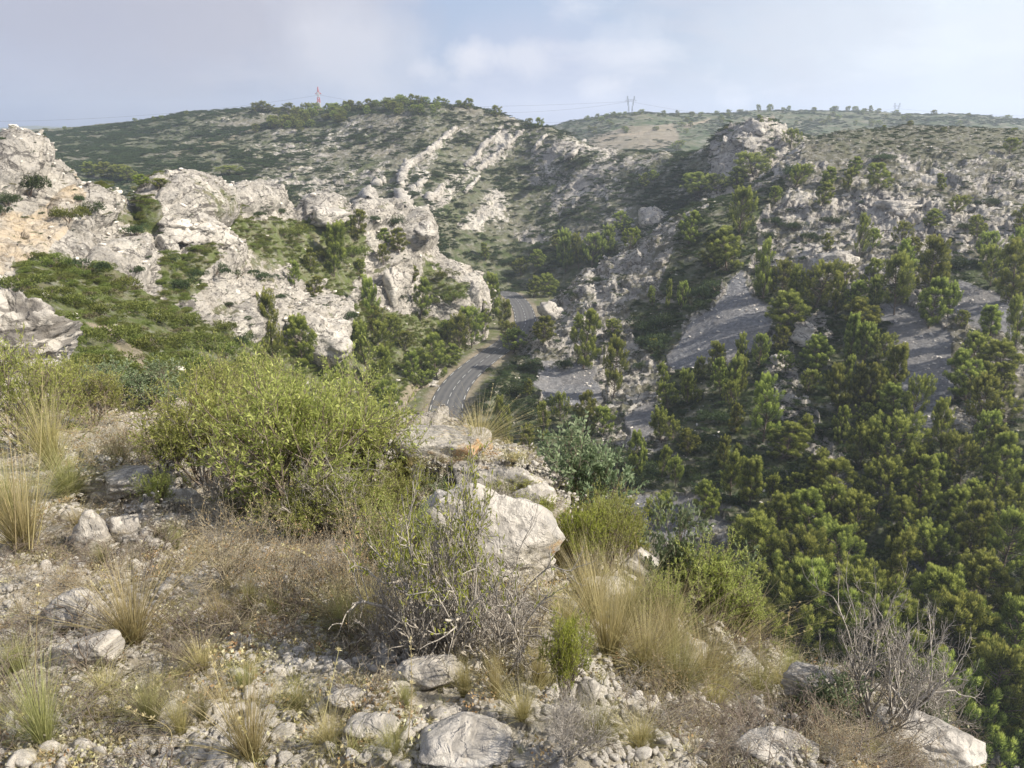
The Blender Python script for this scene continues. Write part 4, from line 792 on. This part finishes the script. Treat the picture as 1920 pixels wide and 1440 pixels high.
# ------------------------------------------------------------------ limestone ribs on the middle hill
def rib(pts, w0, w1, label, name='rock_rib', seed=0, hgt=.8):
    P = []
    for x, y in pts:
        h = hit(x, y, ('all',)); 
        if h: P.append(np.array(h[0]))
    C = catmull(P, 14); n = len(C); T = unit(np.gradient(C, axis=0)); S = unit(np.cross(T, [0, 0, 1.])); U = np.array([0, -.25, 1.]) / 1.03
    w = np.linspace(w0, w1, n) * (1.0 + .4 * fbm(np.stack([np.arange(n) * .35, np.zeros(n), np.zeros(n)], -1), seed, 2)); m = 14; an = np.linspace(-.15 * math.pi, 1.15 * math.pi, m)
    w = w * np.clip(np.minimum(np.arange(n), n - 1 - np.arange(n)) / 3.0 + .35, 0, 1)
    V = C[:, None] + w[:, None, None] * (np.cos(an)[None, :, None] * S[:, None] * .8 + (np.sin(an)[None, :, None] * hgt) * U)
    Vf = V.reshape(-1, 3); nn = unit(Vf - np.repeat(C, m, 0)); Vf = Vf + nn * (rockdisp(Vf, 2.6, seed) * .6)[:, None] * np.repeat(w, m)[:, None] * .5
    o = ob(name, mk(name, Vf, gridfaces(n, m), M['rock_far'], False)); tag(o, label, 'rock', 'limestone ribs on the middle hill'); return o
rib([(756, 388), (752, 365), (751, 345), (757, 325), (768, 308), (790, 295), (812, 278), (835, 258), (857, 238)], 2.9, 2.0, 'longest pale limestone rib climbing the middle hill like a wall', seed=1)
rib([(691, 374), (694, 358), (705, 346), (722, 339)], 3.4, 3.2, 'short curved limestone fin beside the foot of the long rib', seed=2)
rib([(893, 320), (915, 305), (935, 288), (950, 272), (968, 258), (983, 244)], 2.7, 1.7, 'straight pale limestone rib left of the hill saddle', seed=3)
rib([(872, 312), (893, 296), (905, 275), (925, 258), (944, 238)], 2.4, 1.6, 'thin broken limestone rib between the two long ones', seed=4)
rib([(783, 352), (795, 340), (808, 325)], 2.0, 1.2, 'small slanting rib just right of the long rib', seed=5)
rib([(800, 376), (820, 362), (831, 345)], 2.8, 1.6, 'low grey rock plate below the ribs', seed=6)
rib([(998, 286), (1010, 272), (1025, 252)], 2.2, 1.6, 'short limestone rib under the saddle skyline', seed=7)
rib([(1062, 300), (1080, 282), (1098, 262)], 2.4, 1.6, 'right end limestone rib at the hill shoulder', seed=8)
rib([(870, 362), (885, 348), (900, 330)], 2.0, 1.2, 'faint low rib under the straight rib', seed=9)
# ------------------------------------------------------------------ outcrops standing proud
def outcrop(px, py, w, h, label, seed, sub=5, name='rock_outcrop', mat='rock_mid', layers=('all',), group='limestone outcrops on the hillsides', depth=.9, rough=.26, cells=1.5, keep=.50, sinkf=.75, tiltx=0.):
    q = hit(px, py, layers); yy = py
    while q is None and yy < py + 80: yy += 4; q = hit(px, yy, layers)
    if q is None: print('MISS', px, py); return
    c = np.array(q[0]); zc = (c - CAM) @ np.array([0, CP, -SP]); Wd, Hd = w * zc / F / 2, h * zc / F
    V, Fc = rock_shape(seed, sub if w * h > 5200 else 4, 16, (1, depth, 1), rough, cells, keep); V = V * (1 - .18 * (V[:, 2:3] < 0) * 0); V = V * [Wd, Wd, Hd * (.5 + sinkf / 2) * 1.1]
    a = tiltx; V = np.stack([V[:, 0] * math.cos(a) - V[:, 2] * math.sin(a), V[:, 1], V[:, 0] * math.sin(a) + V[:, 2] * math.cos(a)], -1)
    o = ob(name, mk(name, V, Fc, M[mat], False)); o.location = c + np.array([0, Wd * .3, Hd * (.9 - sinkf)]); tag(o, label, 'rock', group); return o
OC = [(350,436,165,56,'massive rounded limestone block crowning the left crag',6,5),(590,645,160,62,'smooth pale limestone dome above the valley pines',7,5),(735,545,52,50,'upright white limestone pillar on the crag end',8,5),(790,440,50,24,'knobbly limestone head at the top of the crag end',9,5),
      (600,414,90,26,'split rounded outcrop on the crag skyline',10,5),(885,580,40,50,'steep white buttress above the road bend',13,5),
      (1425,250,56,22,'pale crest rock of the skyline peak',15,5),(1362,272,24,20,'square block left of the skyline peak',16,5),(1035,602,60,34,'grey rock nose where the spur meets the road',17,5),
      (1222,420,60,34,'grey pointed outcrop left of the pine group',20,5),(1515,635,70,30,'white rock patch between pines right of the scree',21,5),(1460,690,50,26,'pale rock tooth above the pine wood',22,5),(1570,505,90,34,'big pale boulder face above the middle pines',23,5),(1690,400,110,28,'pale rock face high on the right slope',24,5),]
for (x, y, w, h, lb, sd_, sub) in OC: outcrop(x, y, w, h, lb, 700 + sd_, sub)
# ------------------------------------------------------------------ near boulders
FB = [(752,872,180,52,'low pale boulder left of the lichen topped one',23,.7),(850,893,225,74,'lichen topped boulder at the edge of the drop',1,.6),(935,938,215,66,'long white boulder running down from the lichen one',22,.6),(1004,985,120,66,'steep white boulder at the drop above the leafy shrubs',24,.6),(930,1085,290,120,'pale rounded boulder behind the twisted bush',2,.6),(1200,1120,110,80,'jagged white rock at the drop beside dry grass',3,.6),(1128,1160,100,70,'split white rock in the golden grass',4,.6),(1392,1262,90,40,'flat white rock at the drop above the dead bush',5,.6),(1530,1310,130,50,'layered pale ledge left of the dead bush',6,.7),
      (1735,1440,240,60,'angular rock corner at the lower right drop',7,.7),(1100,1330,60,50,'upright white stone beside the small green bush',8,.6),(148,1180,120,54,'grey cracked boulder at left, upper of the pair',9,.7),(165,1250,130,50,'grey boulder at left, lower of the pair',10,.7),(172,1035,80,62,'slanting pale stone below the grey heap',11,.7),(235,1010,70,40,'flat pale stone right of the slanting one',12,.7),
      (240,925,130,46,'bluish grey slab in the stone heap',13,.7),(860,1432,230,32,'large pale slab with orange lichen at bottom centre',14,.7),(655,1330,110,28,'grey stone half buried left of bottom centre',15,.7),(690,1380,110,30,'pale stone below the half buried one',16,.7),(800,1290,130,44,'weathered stone under the twisted bush',17,.7),(92,690,60,20,'pale flat stone on the upper left rim',18,.7),(350,950,70,30,'dark stone under the big shrub',19,.7),(1450,1425,170,30,'long low ledge near the bottom right',20,.7),(1290,1240,90,40,'pale ledge in the dry grass',21,.7)]
for (x, y, w, h, lb, sd_, dp) in FB: outcrop(x, y, w, h, lb, 800 + sd_, 5, 'boulder', 'rock_lichen' if sd_ == 1 else 'rock_near', ('fore',), 'boulders on the near ridge', dp, .15 if sd_ == 2 else .09, 1.5, .74 if sd_ == 2 else .60, .5, -.38 if 990 < x < 1250 and y < 1200 else ((-.45 if sd_ == 2 else -.2) if 840 < x < 990 and y < 1100 else 0.))
q = unproj(30, 640, 17.0); V_, F_ = rock_shape(850, 6, 18, (1, 1, 1), .28, 2.0, .6); V_ = V_ * [1.35, 1.6, 1.25]
o = ob('boulder', mk('boulder', V_, F_, M['rock_mid'])); o.location = q; tag(o, 'big white crag at the left edge above the shrubs', 'rock', 'boulders on the near ridge')
q = unproj(-60, 720, 16.0); V_, F_ = rock_shape(851, 5, 18, (1, 1, 1), .28, 2.0, .6); o = ob('boulder', mk('boulder', V_ * [1.6, 2, 2.4], F_, M['rock_mid'])); o.location = q; tag(o, 'white foot of the crag at the left edge', 'rock', 'boulders on the near ridge')
# stones one by one
r0 = np.random.default_rng(5); cnt = 0
for i in range(260):
    zone = r0.random()
    x, y = (r0.uniform(0, 560), r0.uniform(1150, 1440)) if zone < .35 else ((r0.uniform(130, 340), r0.uniform(880, 1040)) if zone < .6 else ((r0.uniform(600, 1100), r0.uniform(1280, 1440)) if zone < .8 else (r0.uniform(1100, 1700), r0.uniform(1320, 1440))))
    h = hit(x, y, ('fore',))
    if h is None: continue
    zc = (np.array(h[0]) - CAM) @ np.array([0, CP, -SP]); s = r0.uniform(7, 19) * zc / F
    o = ob('stone', MEDST[i % 5]); o.location = h[0] + Vector((0, 0, s * .25)); o.rotation_euler = (r0.normal() * .3, r0.normal() * .3, r0.random() * 6.28); o.scale = (s, s, s)
    tag(o, None, 'stone', 'loose stones on the near ridge'); REG.append((o, x, y, 'pale loose', 'stone', FMARK))
bare = lambda P, x, y, a: 1.0 / np.maximum(P[:, 1], 1.5) ** 1.3 * (.3 + cl(P, .5, 91, -.3, 2)) * (P[:, 1] < 12)
def scat_px(name, protos, n, dens, s0, s1, label, cat, seed, flat=(1, 1, 1), tilt=.5, lift=.2):
    P, i, r0 = pick('ridge_ground', n, dens, seed=seed); s = np.exp(r0.uniform(math.log(s0), math.log(s1), n)); rot = np.stack([r0.normal(size=n) * tilt, r0.normal(size=n) * tilt, r0.random(n) * 6.28], -1)
    P = P + np.stack([s * 0, s * 0, s * lift], -1); return scatter(name, protos, P, rot, s[:, None] * np.array(flat) * r0.uniform(.8, 1.2, (n, 3)), r0.integers(0, len(protos), n), label, cat)
scat_px('gravel', STONES, 60000, bare, .006, .026, 'pale limestone gravel covering the near ridge', 'gravel', 21)
scat_px('rubble', STONES, 5000, lambda P, x, y, a: bare(P, x, y, a) * (.2 + cl(P, .9, 92, 0, 4)), .02, .05, 'fist sized limestone rubble on the near ridge', 'rubble', 22)
# dry litter, sprigs and small grass
def make_sprig(seed, n=26, mat='straw', L=1.0, w=.018, sp=.8):
    r0 = np.random.default_rng(seed); d = unit(r0.normal(size=(n, 3)) * [sp, sp, .3] + [0, 0, .8]); P = r0.normal(size=(n, 3)) * [.08, .08, 0]; return mk('sprig', *(lambda a: a[:2])(tris(P, d, L * r0.uniform(.4, 1, n), w, r0.random(n))), M[mat], False)
def sprig_t(seed, n, mat, L, w, sp, z=.3):
    r0 = np.random.default_rng(seed); d = unit(r0.normal(size=(n, 3)) * [sp, sp, z] + [0, 0, .7]); P = r0.normal(size=(n, 3)) * [.12, .12, .02]; V, Fc, t = tris(P, d, L * r0.uniform(.4, 1, n), w, r0.random(n)); return mk('sprig', V, Fc, M[mat], False, dict(tint=t))
def crumb(seed, mat, n=60):
    r0 = np.random.default_rng(seed); P = r0.normal(size=(n, 3)) * [.35, .35, .12]; P[:, 2] = abs(P[:, 2]); V, Fc, t = leaves(P, r0.normal(size=(n, 3)), .16, .1, r0.random(n)); return mk('crumb', V, Fc, M[mat], False, dict(tint=t))
SPR = [crumb(909, 'pale'), crumb(912, 'pale', 40), sprig_t(910, 50, 'straw', 1, .018, .4), sprig_t(900, 40, 'straw', 1, .02, .8), sprig_t(901, 40, 'straw', 1, .02, 1.2), sprig_t(902, 34, 'greengrass', 1, .025, .5), crumb(903, 'redleaf'), crumb(904, 'olive'), crumb(905, 'straw')]
TW = [make_shrub(906, 5, 1.1, 2, 0, wood='redtwig', wob=.3, rad=.010, up=.0)[0], make_shrub(907, 5, 1.3, 2, 0, wood='grey', wob=.3, rad=.010, up=.0)[0], make_shrub(908, 6, 1.0, 2, 0, wood='twig', wob=.3, rad=.010, up=.0)[0]]
inv = lambda P: 1.0 / np.maximum(P[:, 1], 1.5) ** 1.2 * (P[:, 1] < 16)
scat_px('dry_grass', SPR, 22000, lambda P, x, y, a: inv(P) * (.12 + cl(P, .55, 93, -.05, 4)), .03, .12, 'short dry grass and crumbs between the gravel', 'grass', 23, tilt=.2, lift=-.02)
scat_px('dead_twigs', TW, 2600, lambda P, x, y, a: inv(P) * (.12 + 2 * cl(P, .8, 94, 0, 4)), .08, .22, 'tangled dry twigs lying over the near ridge', 'twigs', 24, flat=(1, 1, .7), tilt=.3, lift=-.03)
# ------------------------------------------------------------------ near shrubs, one by one: (kind, x, base y, h, w, adj, noun)
NS = [('yg',390,915,195,210),('yg',560,975,262,320),('yg',690,945,200,240),('yg',470,860,190,220),('yg',620,870,190,220),('yg',60,850,200,220),('yg',175,800,110,150),('grey',300,770,90,150),('grey',210,760,80,130),('yg',420,790,110,160),('yg',520,800,130,170),('yg',130,760,90,120),('yg',-10,780,150,160),
      ('yg',750,1085,140,150),('yg',640,1000,120,160),('yg',560,1010,90,150),('yg',700,1010,100,140),('yg',330,880,100,110),('yg',480,960,90,130),('yg',850,1010,60,110),('bright',985,1010,80,110),('bright',1085,1080,130,120),('yg',1140,1075,150,120),('bright',1175,1070,110,100),('yg',1110,1000,90,110),('grey',1080,975,175,210),('yg',960,950,56,130),('yg',880,985,60,150),('grey',820,950,60,120),('grey',1275,1160,190,190),('yg',1320,1180,150,170),('yg',1380,1200,110,130),('bright',1062,1325,160,110),
      ('grey',1555,1385,105,140),('grey',1715,1385,70,90),('yg',300,960,80,70),('bright',840,1190,90,70),('yg',1240,1180,90,110),('yg',760,950,90,120),('yg',690,860,80,110),('grey',660,820,70,120),
      ('deadtips',835,1235,300,340),('dead',900,1240,230,330),('dead',760,1230,180,200),('dead',1645,1370,225,290),('dead',1705,1375,150,200),('dead',620,1000,150,200),('dead',950,1000,90,150),('dead',1060,1425,110,160),('dead',1380,1440,60,120),('dead',440,960,120,160),
      ('red',430,1090,160,230),('red',540,1130,170,230),('red',640,1150,180,240),('red',720,1200,150,200),('red',215,880,130,160),('red',280,880,110,130),('red',60,1170,80,150),('red',1250,1310,70,200),('red',1190,1230,80,140),('red',1560,1430,90,160),('red',1660,1430,70,140),('red',140,1110,60,120),('red',720,1080,140,160)]
NM = dict(yg=('yellow green leafy', 'shrub'), bright=('bright green', 'shrub'), grey=('grey green small leaved', 'shrub'), dead=('leafless grey twiggy', 'bush'), deadtips=('twisted half dead', 'bush'), red=('reddish brown dry', 'brush clump'))
for kd, x, y, h, w in NS:
    wd, lf = random.choice(SH[kd]); xv = np.array([v.co[:] for v in wd.vertices][::7]); uw = 2 * np.percentile(np.hypot(xv[:, 0], xv[:, 1]), 97) * .95
    place('shrub', 'shrub', [('stems', wd), ('leaves', lf)], x, y, h, w, NM[kd][0], NM[kd][1], 'shrubs on the near ridge', FMARK, ('fore',), unitw=uw, sink=.02)
NT = [('gold',45,1030,190,200),('green',20,980,150,150),('gold',250,1205,150,190),('green',85,1400,160,170),('green',285,1360,110,90),('gold',340,1380,90,80),('green',380,1350,70,70),('gold',470,1425,160,190),('gold',898,835,80,130),('gold',1140,1240,200,180),('gold',1110,1160,160,150),('gold',1180,1180,150,120),('green',1270,1310,160,130),
      ('gold',1320,1290,120,150),('gold',1385,1225,110,140),('green',1420,1310,80,110),('gold',1210,1260,120,150),('gold',1460,1290,50,70),('green',650,1190,110,120),('gold',700,1160,90,100),('green',225,870,80,70),('green',330,1030,60,50),('green',195,1060,50,50),('gold',150,990,50,70),('green',470,1140,60,70),('green',520,1170,60,90),
      ('gold',870,1310,90,60),('gold',930,1310,110,60),('green',760,1330,60,50),('gold',980,1350,70,90),('green',1120,1390,70,120),('gold',1010,1290,100,90),('gold',420,1180,70,120),('green',1480,1270,60,80),('green',1880,1440,60,120),('gold',1900,1460,90,150),('gold',380,1260,60,110),('green',560,1330,60,100),('gold',620,1400,70,110),('green',740,1420,60,80),
      ('gold',100,880,170,130),('green',130,930,110,120),('gold',1500,1340,60,90),('gold',1620,1420,50,90),('gold',1200,1400,60,110),('green',460,1290,50,90),('gold',200,1310,60,90),('green',30,1260,70,90),('gold',1060,1200,110,120),('gold',1250,1220,130,130),('gold',870,985,60,80),('gold',925,985,50,80),('green',990,1010,60,80),('gold',800,930,50,80),('gold',1040,1060,90,110),('gold',1040,1000,60,70),('gold',960,960,50,60),('gold',1340,1330,70,120)]
for kd, x, y, h, w in NT:
    place('grass_tuft', 'grass', [('blades', random.choice(TUFTS[kd]))], x, y, h, w, 'golden dry' if kd == 'gold' else 'greenish', 'grass tuft', 'grass tufts on the near ridge', FMARK, ('fore',), unitw=1.05, sink=.01)
# tall flowering stalks
def stalk(pts, Yd, r=.0016):
    P = np.array([unproj(x, y, Yd + k_ * .03) for k_, (x, y) in enumerate(pts)]); C = catmull(P, 6); v, f = tubes([(C, np.linspace(r * 1.3, r * .5, len(C)))], 3); t = np.full(len(v), .75)
    hd = C[int(len(C) * .7):]; n = 60; ii = rng.integers(0, len(hd), n); lv, lf, lt = leaves(hd[ii], rng.normal(size=(n, 3)) + [0, 0, 1.5], .014, .003, np.full(n, .9))
    o = ob('grass_stalk', mk('stalk_stem', v, f, M['straw'], False, dict(tint=t))); c = ob('seed_head', mk('seed_head', lv, lf, M['straw'], False, dict(tint=lt)), o); tag(o, None, 'grass', 'tall grass stalks'); REG.append((o, pts[-1][0], pts[-1][1], 'tall thin curved', 'grass stalk', FMARK))
for pts, Yd in [([(845, 1440), (770, 1430), (772, 1300), (770, 1200)], 1.9), ([(560, 1440), (600, 1370), (635, 1220)], 1.95), ([(440, 1440), (420, 1320), (390, 1210)], 2.0), ([(480, 1450), (470, 1400), (450, 1350)], 1.9), ([(660, 1180), (640, 1110), (590, 1050), (530, 1022)], 3.1), ([(650, 1210), (610, 1140), (560, 1090)], 3.0), ([(680, 1170), (672, 1080), (655, 1000), (640, 920)], 3.4), ([(65, 1300), (68, 1200), (72, 1100)], 2.3), ([(300, 1440), (320, 1370), (240, 1330)], 1.9),
                ([(30, 1030), (25, 900), (10, 760)], 4.2), ([(55, 1030), (48, 900), (30, 800)], 4.2), ([(70, 1020), (95, 900), (140, 810)], 4.2), ([(60, 1030), (75, 850), (80, 700)], 4.2), ([(900, 830), (935, 780), (975, 740)], 8.3), ([(900, 830), (940, 800), (1000, 770)], 8.3), ([(900, 830), (915, 770), (925, 720)], 8.3), ([(1400, 1250), (1440, 1190), (1500, 1130)], 4.2), ([(1420, 1270), (1425, 1180), (1420, 1110)], 4.1), ([(1400, 1260), (1450, 1210), (1520, 1180)], 4.2), ([(1450, 1290), (1465, 1230), (1482, 1140)], 4.0), ([(1260, 1200), (1330, 1120), (1360, 1055)], 4.9), ([(1190, 1180), (1200, 1080), (1190, 1000)], 4.6), ([(1150, 1170), (1160, 1080), (1150, 1010)], 4.6)]:
    stalk(pts, Yd, .0018 if Yd < 4 else .003)
# ------------------------------------------------------------------ pylons and cables
def bars(segs, r):
    return tubes([(np.array([a, b], float), np.array([r, r])) for a, b in segs], 4)
def pylon(px, ytop, ybase, Y, label, kind):
    base = unproj(px, ybase, Y); top = unproj(px, ytop, Y); H = top[2] - base[2]; e = ob('pylon', None); e.location = base; tag(e, label, 'pylon', None)
    if kind == 'mast':
        for j in range(6):
            z0, z1 = H * j / 6, H * (j + 1) / 6; w0 = H * .08 * (1 - j / 6.6); w1 = H * .08 * (1 - (j + 1) / 6.6); sg = []
            for a in range(4):
                c = [(1, 1), (1, -1), (-1, -1), (-1, 1)]; p = lambda q, w, z: (c[q % 4][0] * w, c[q % 4][1] * w, z)
                sg += [(p(a, w0, z0), p(a, w1, z1)), (p(a, w0, z0), p(a + 1, w1, z1)), (p(a, w1, z1), p(a + 1, w1, z1))]
            v, f = bars(sg, H * .008); ob('mast_section', mk('mast_section', v, f, M['redpaint' if j % 2 else 'white']), e)
        v, f = bars([((-H * .1, 0, H * .78), (H * .1, 0, H * .78)), ((-H * .1, 0, H * .78), (0, 0, H * .86)), ((H * .1, 0, H * .78), (0, 0, H * .86))], H * .010); ob('crossarm', mk('crossarm', v, f, M['redpaint']), e)
    else:
        for s in (-1, 1):
            sg = []; xa = [.09, .05, .07, .11, .14]; zs = [0, .35, .6, .85, 1.0]
            for i in range(4):
                for dy in (-.05, .05):
                    sg.append(((s * xa[i] * H, dy * H, zs[i] * H), (s * xa[i + 1] * H, dy * H, zs[i + 1] * H))); sg.append(((s * (xa[i] + .05) * H, dy * H, zs[i] * H), (s * (xa[i + 1] + .02) * H, dy * H, zs[i + 1] * H)))
                    sg.append(((s * (xa[i] + .05) * H, dy * H, zs[i] * H), (s * xa[i + 1] * H, dy * H, zs[i + 1] * H)))
            v, f = bars(sg, H * .006); ob('leg', mk('pylon_leg', v, f, M['steel']), e)
        sg = [((-.25 * H, 0, .80 * H), (.25 * H, 0, .80 * H)), ((-.25 * H, 0, .80 * H), (-.15 * H, 0, .86 * H)), ((.25 * H, 0, .80 * H), (.15 * H, 0, .86 * H)), ((-.15 * H, 0, .86 * H), (.15 * H, 0, .86 * H))]
        sg += [((-.2 * H + .08 * H * i, 0, .80 * H), (-.16 * H + .08 * H * i, 0, .87 * H)) for i in range(5)]; v, f = bars(sg, H * .006); ob('crossarm', mk('crossarm', v, f, M['steel']), e)
    return base, H
pylon(600, 163, 222, 1300, 'red and white lattice mast behind the wooded hill', 'mast')
pylon(1181, 180, 226, 1350, 'grey lattice pylon on the far ridge, nearer of two', 'cat')
pylon(1678, 193, 226, 1750, 'faint grey pylon on the skyline at right', 'cat')
def cable(a, b, Ya, Yb, sag, label, r=.14):
    A = unproj(*a, Ya); B = unproj(*b, Yb); t = np.linspace(0, 1, 40)[:, None]; C = A * (1 - t) + B * t; C[:, 2] -= (4 * sag * t * (1 - t))[:, 0]; v, f = tubes([(C, np.full(40, r))], 3); tag(ob('power_cable', mk('power_cable', v, f, M['cable'])), label, 'cable', 'power cables')
cable((600, 178), (-200, 226), 1300, 1150, 14, 'power cable running left from the red and white mast'); cable((600, 178), (1181, 190), 1300, 1350, 22, 'power cable from the mast to the grey pylon'); cable((1181, 190), (1678, 203), 1350, 1750, 24, 'power cable between the two grey pylons')
cable((1181, 190), (900, 200), 1350, 1320, 1, 'upper power cable left of the grey pylon'); cable((1300, 212), (700, 226), 1500, 1300, 10, 'lower power cable crossing the hill saddle'); cable((1678, 203), (2300, 205), 1750, 1500, 14, 'power cable leaving the right hand pylon')
# ------------------------------------------------------------------ air
lo = np.min([L['P'].min(0) for L in LAYERS.values()], 0) - 1; hi = np.max([L['P'].max(0) for L in LAYERS.values()], 0) + 1; lo[1] = -60; hi[2] = 175; lo[0] -= 60; hi[0] = max(hi[0], 2400)
V = np.array([[x, y, z] for x in (lo[0], hi[0]) for y in (lo[1], hi[1]) for z in (lo[2], hi[2])], float)
tag(ob('haze', mk('haze', V, np.array([[0, 1, 3, 2], [4, 6, 7, 5], [0, 4, 5, 1], [2, 3, 7, 6], [0, 2, 6, 4], [1, 5, 7, 3]]), M['haze'])), kind='stuff')
relabel()
print('tris', sum(len(m.polygons) * (2 if len(m.polygons) and len(m.polygons[0].vertices) == 4 else 1) for m in bpy.data.meshes if len(m.polygons)), 'objs', len(SC.objects), 'time', time.time() - T0)
for L_ in LAYERS: print(L_, LAYERS[L_]['P'].min(0), LAYERS[L_]['P'].max(0))
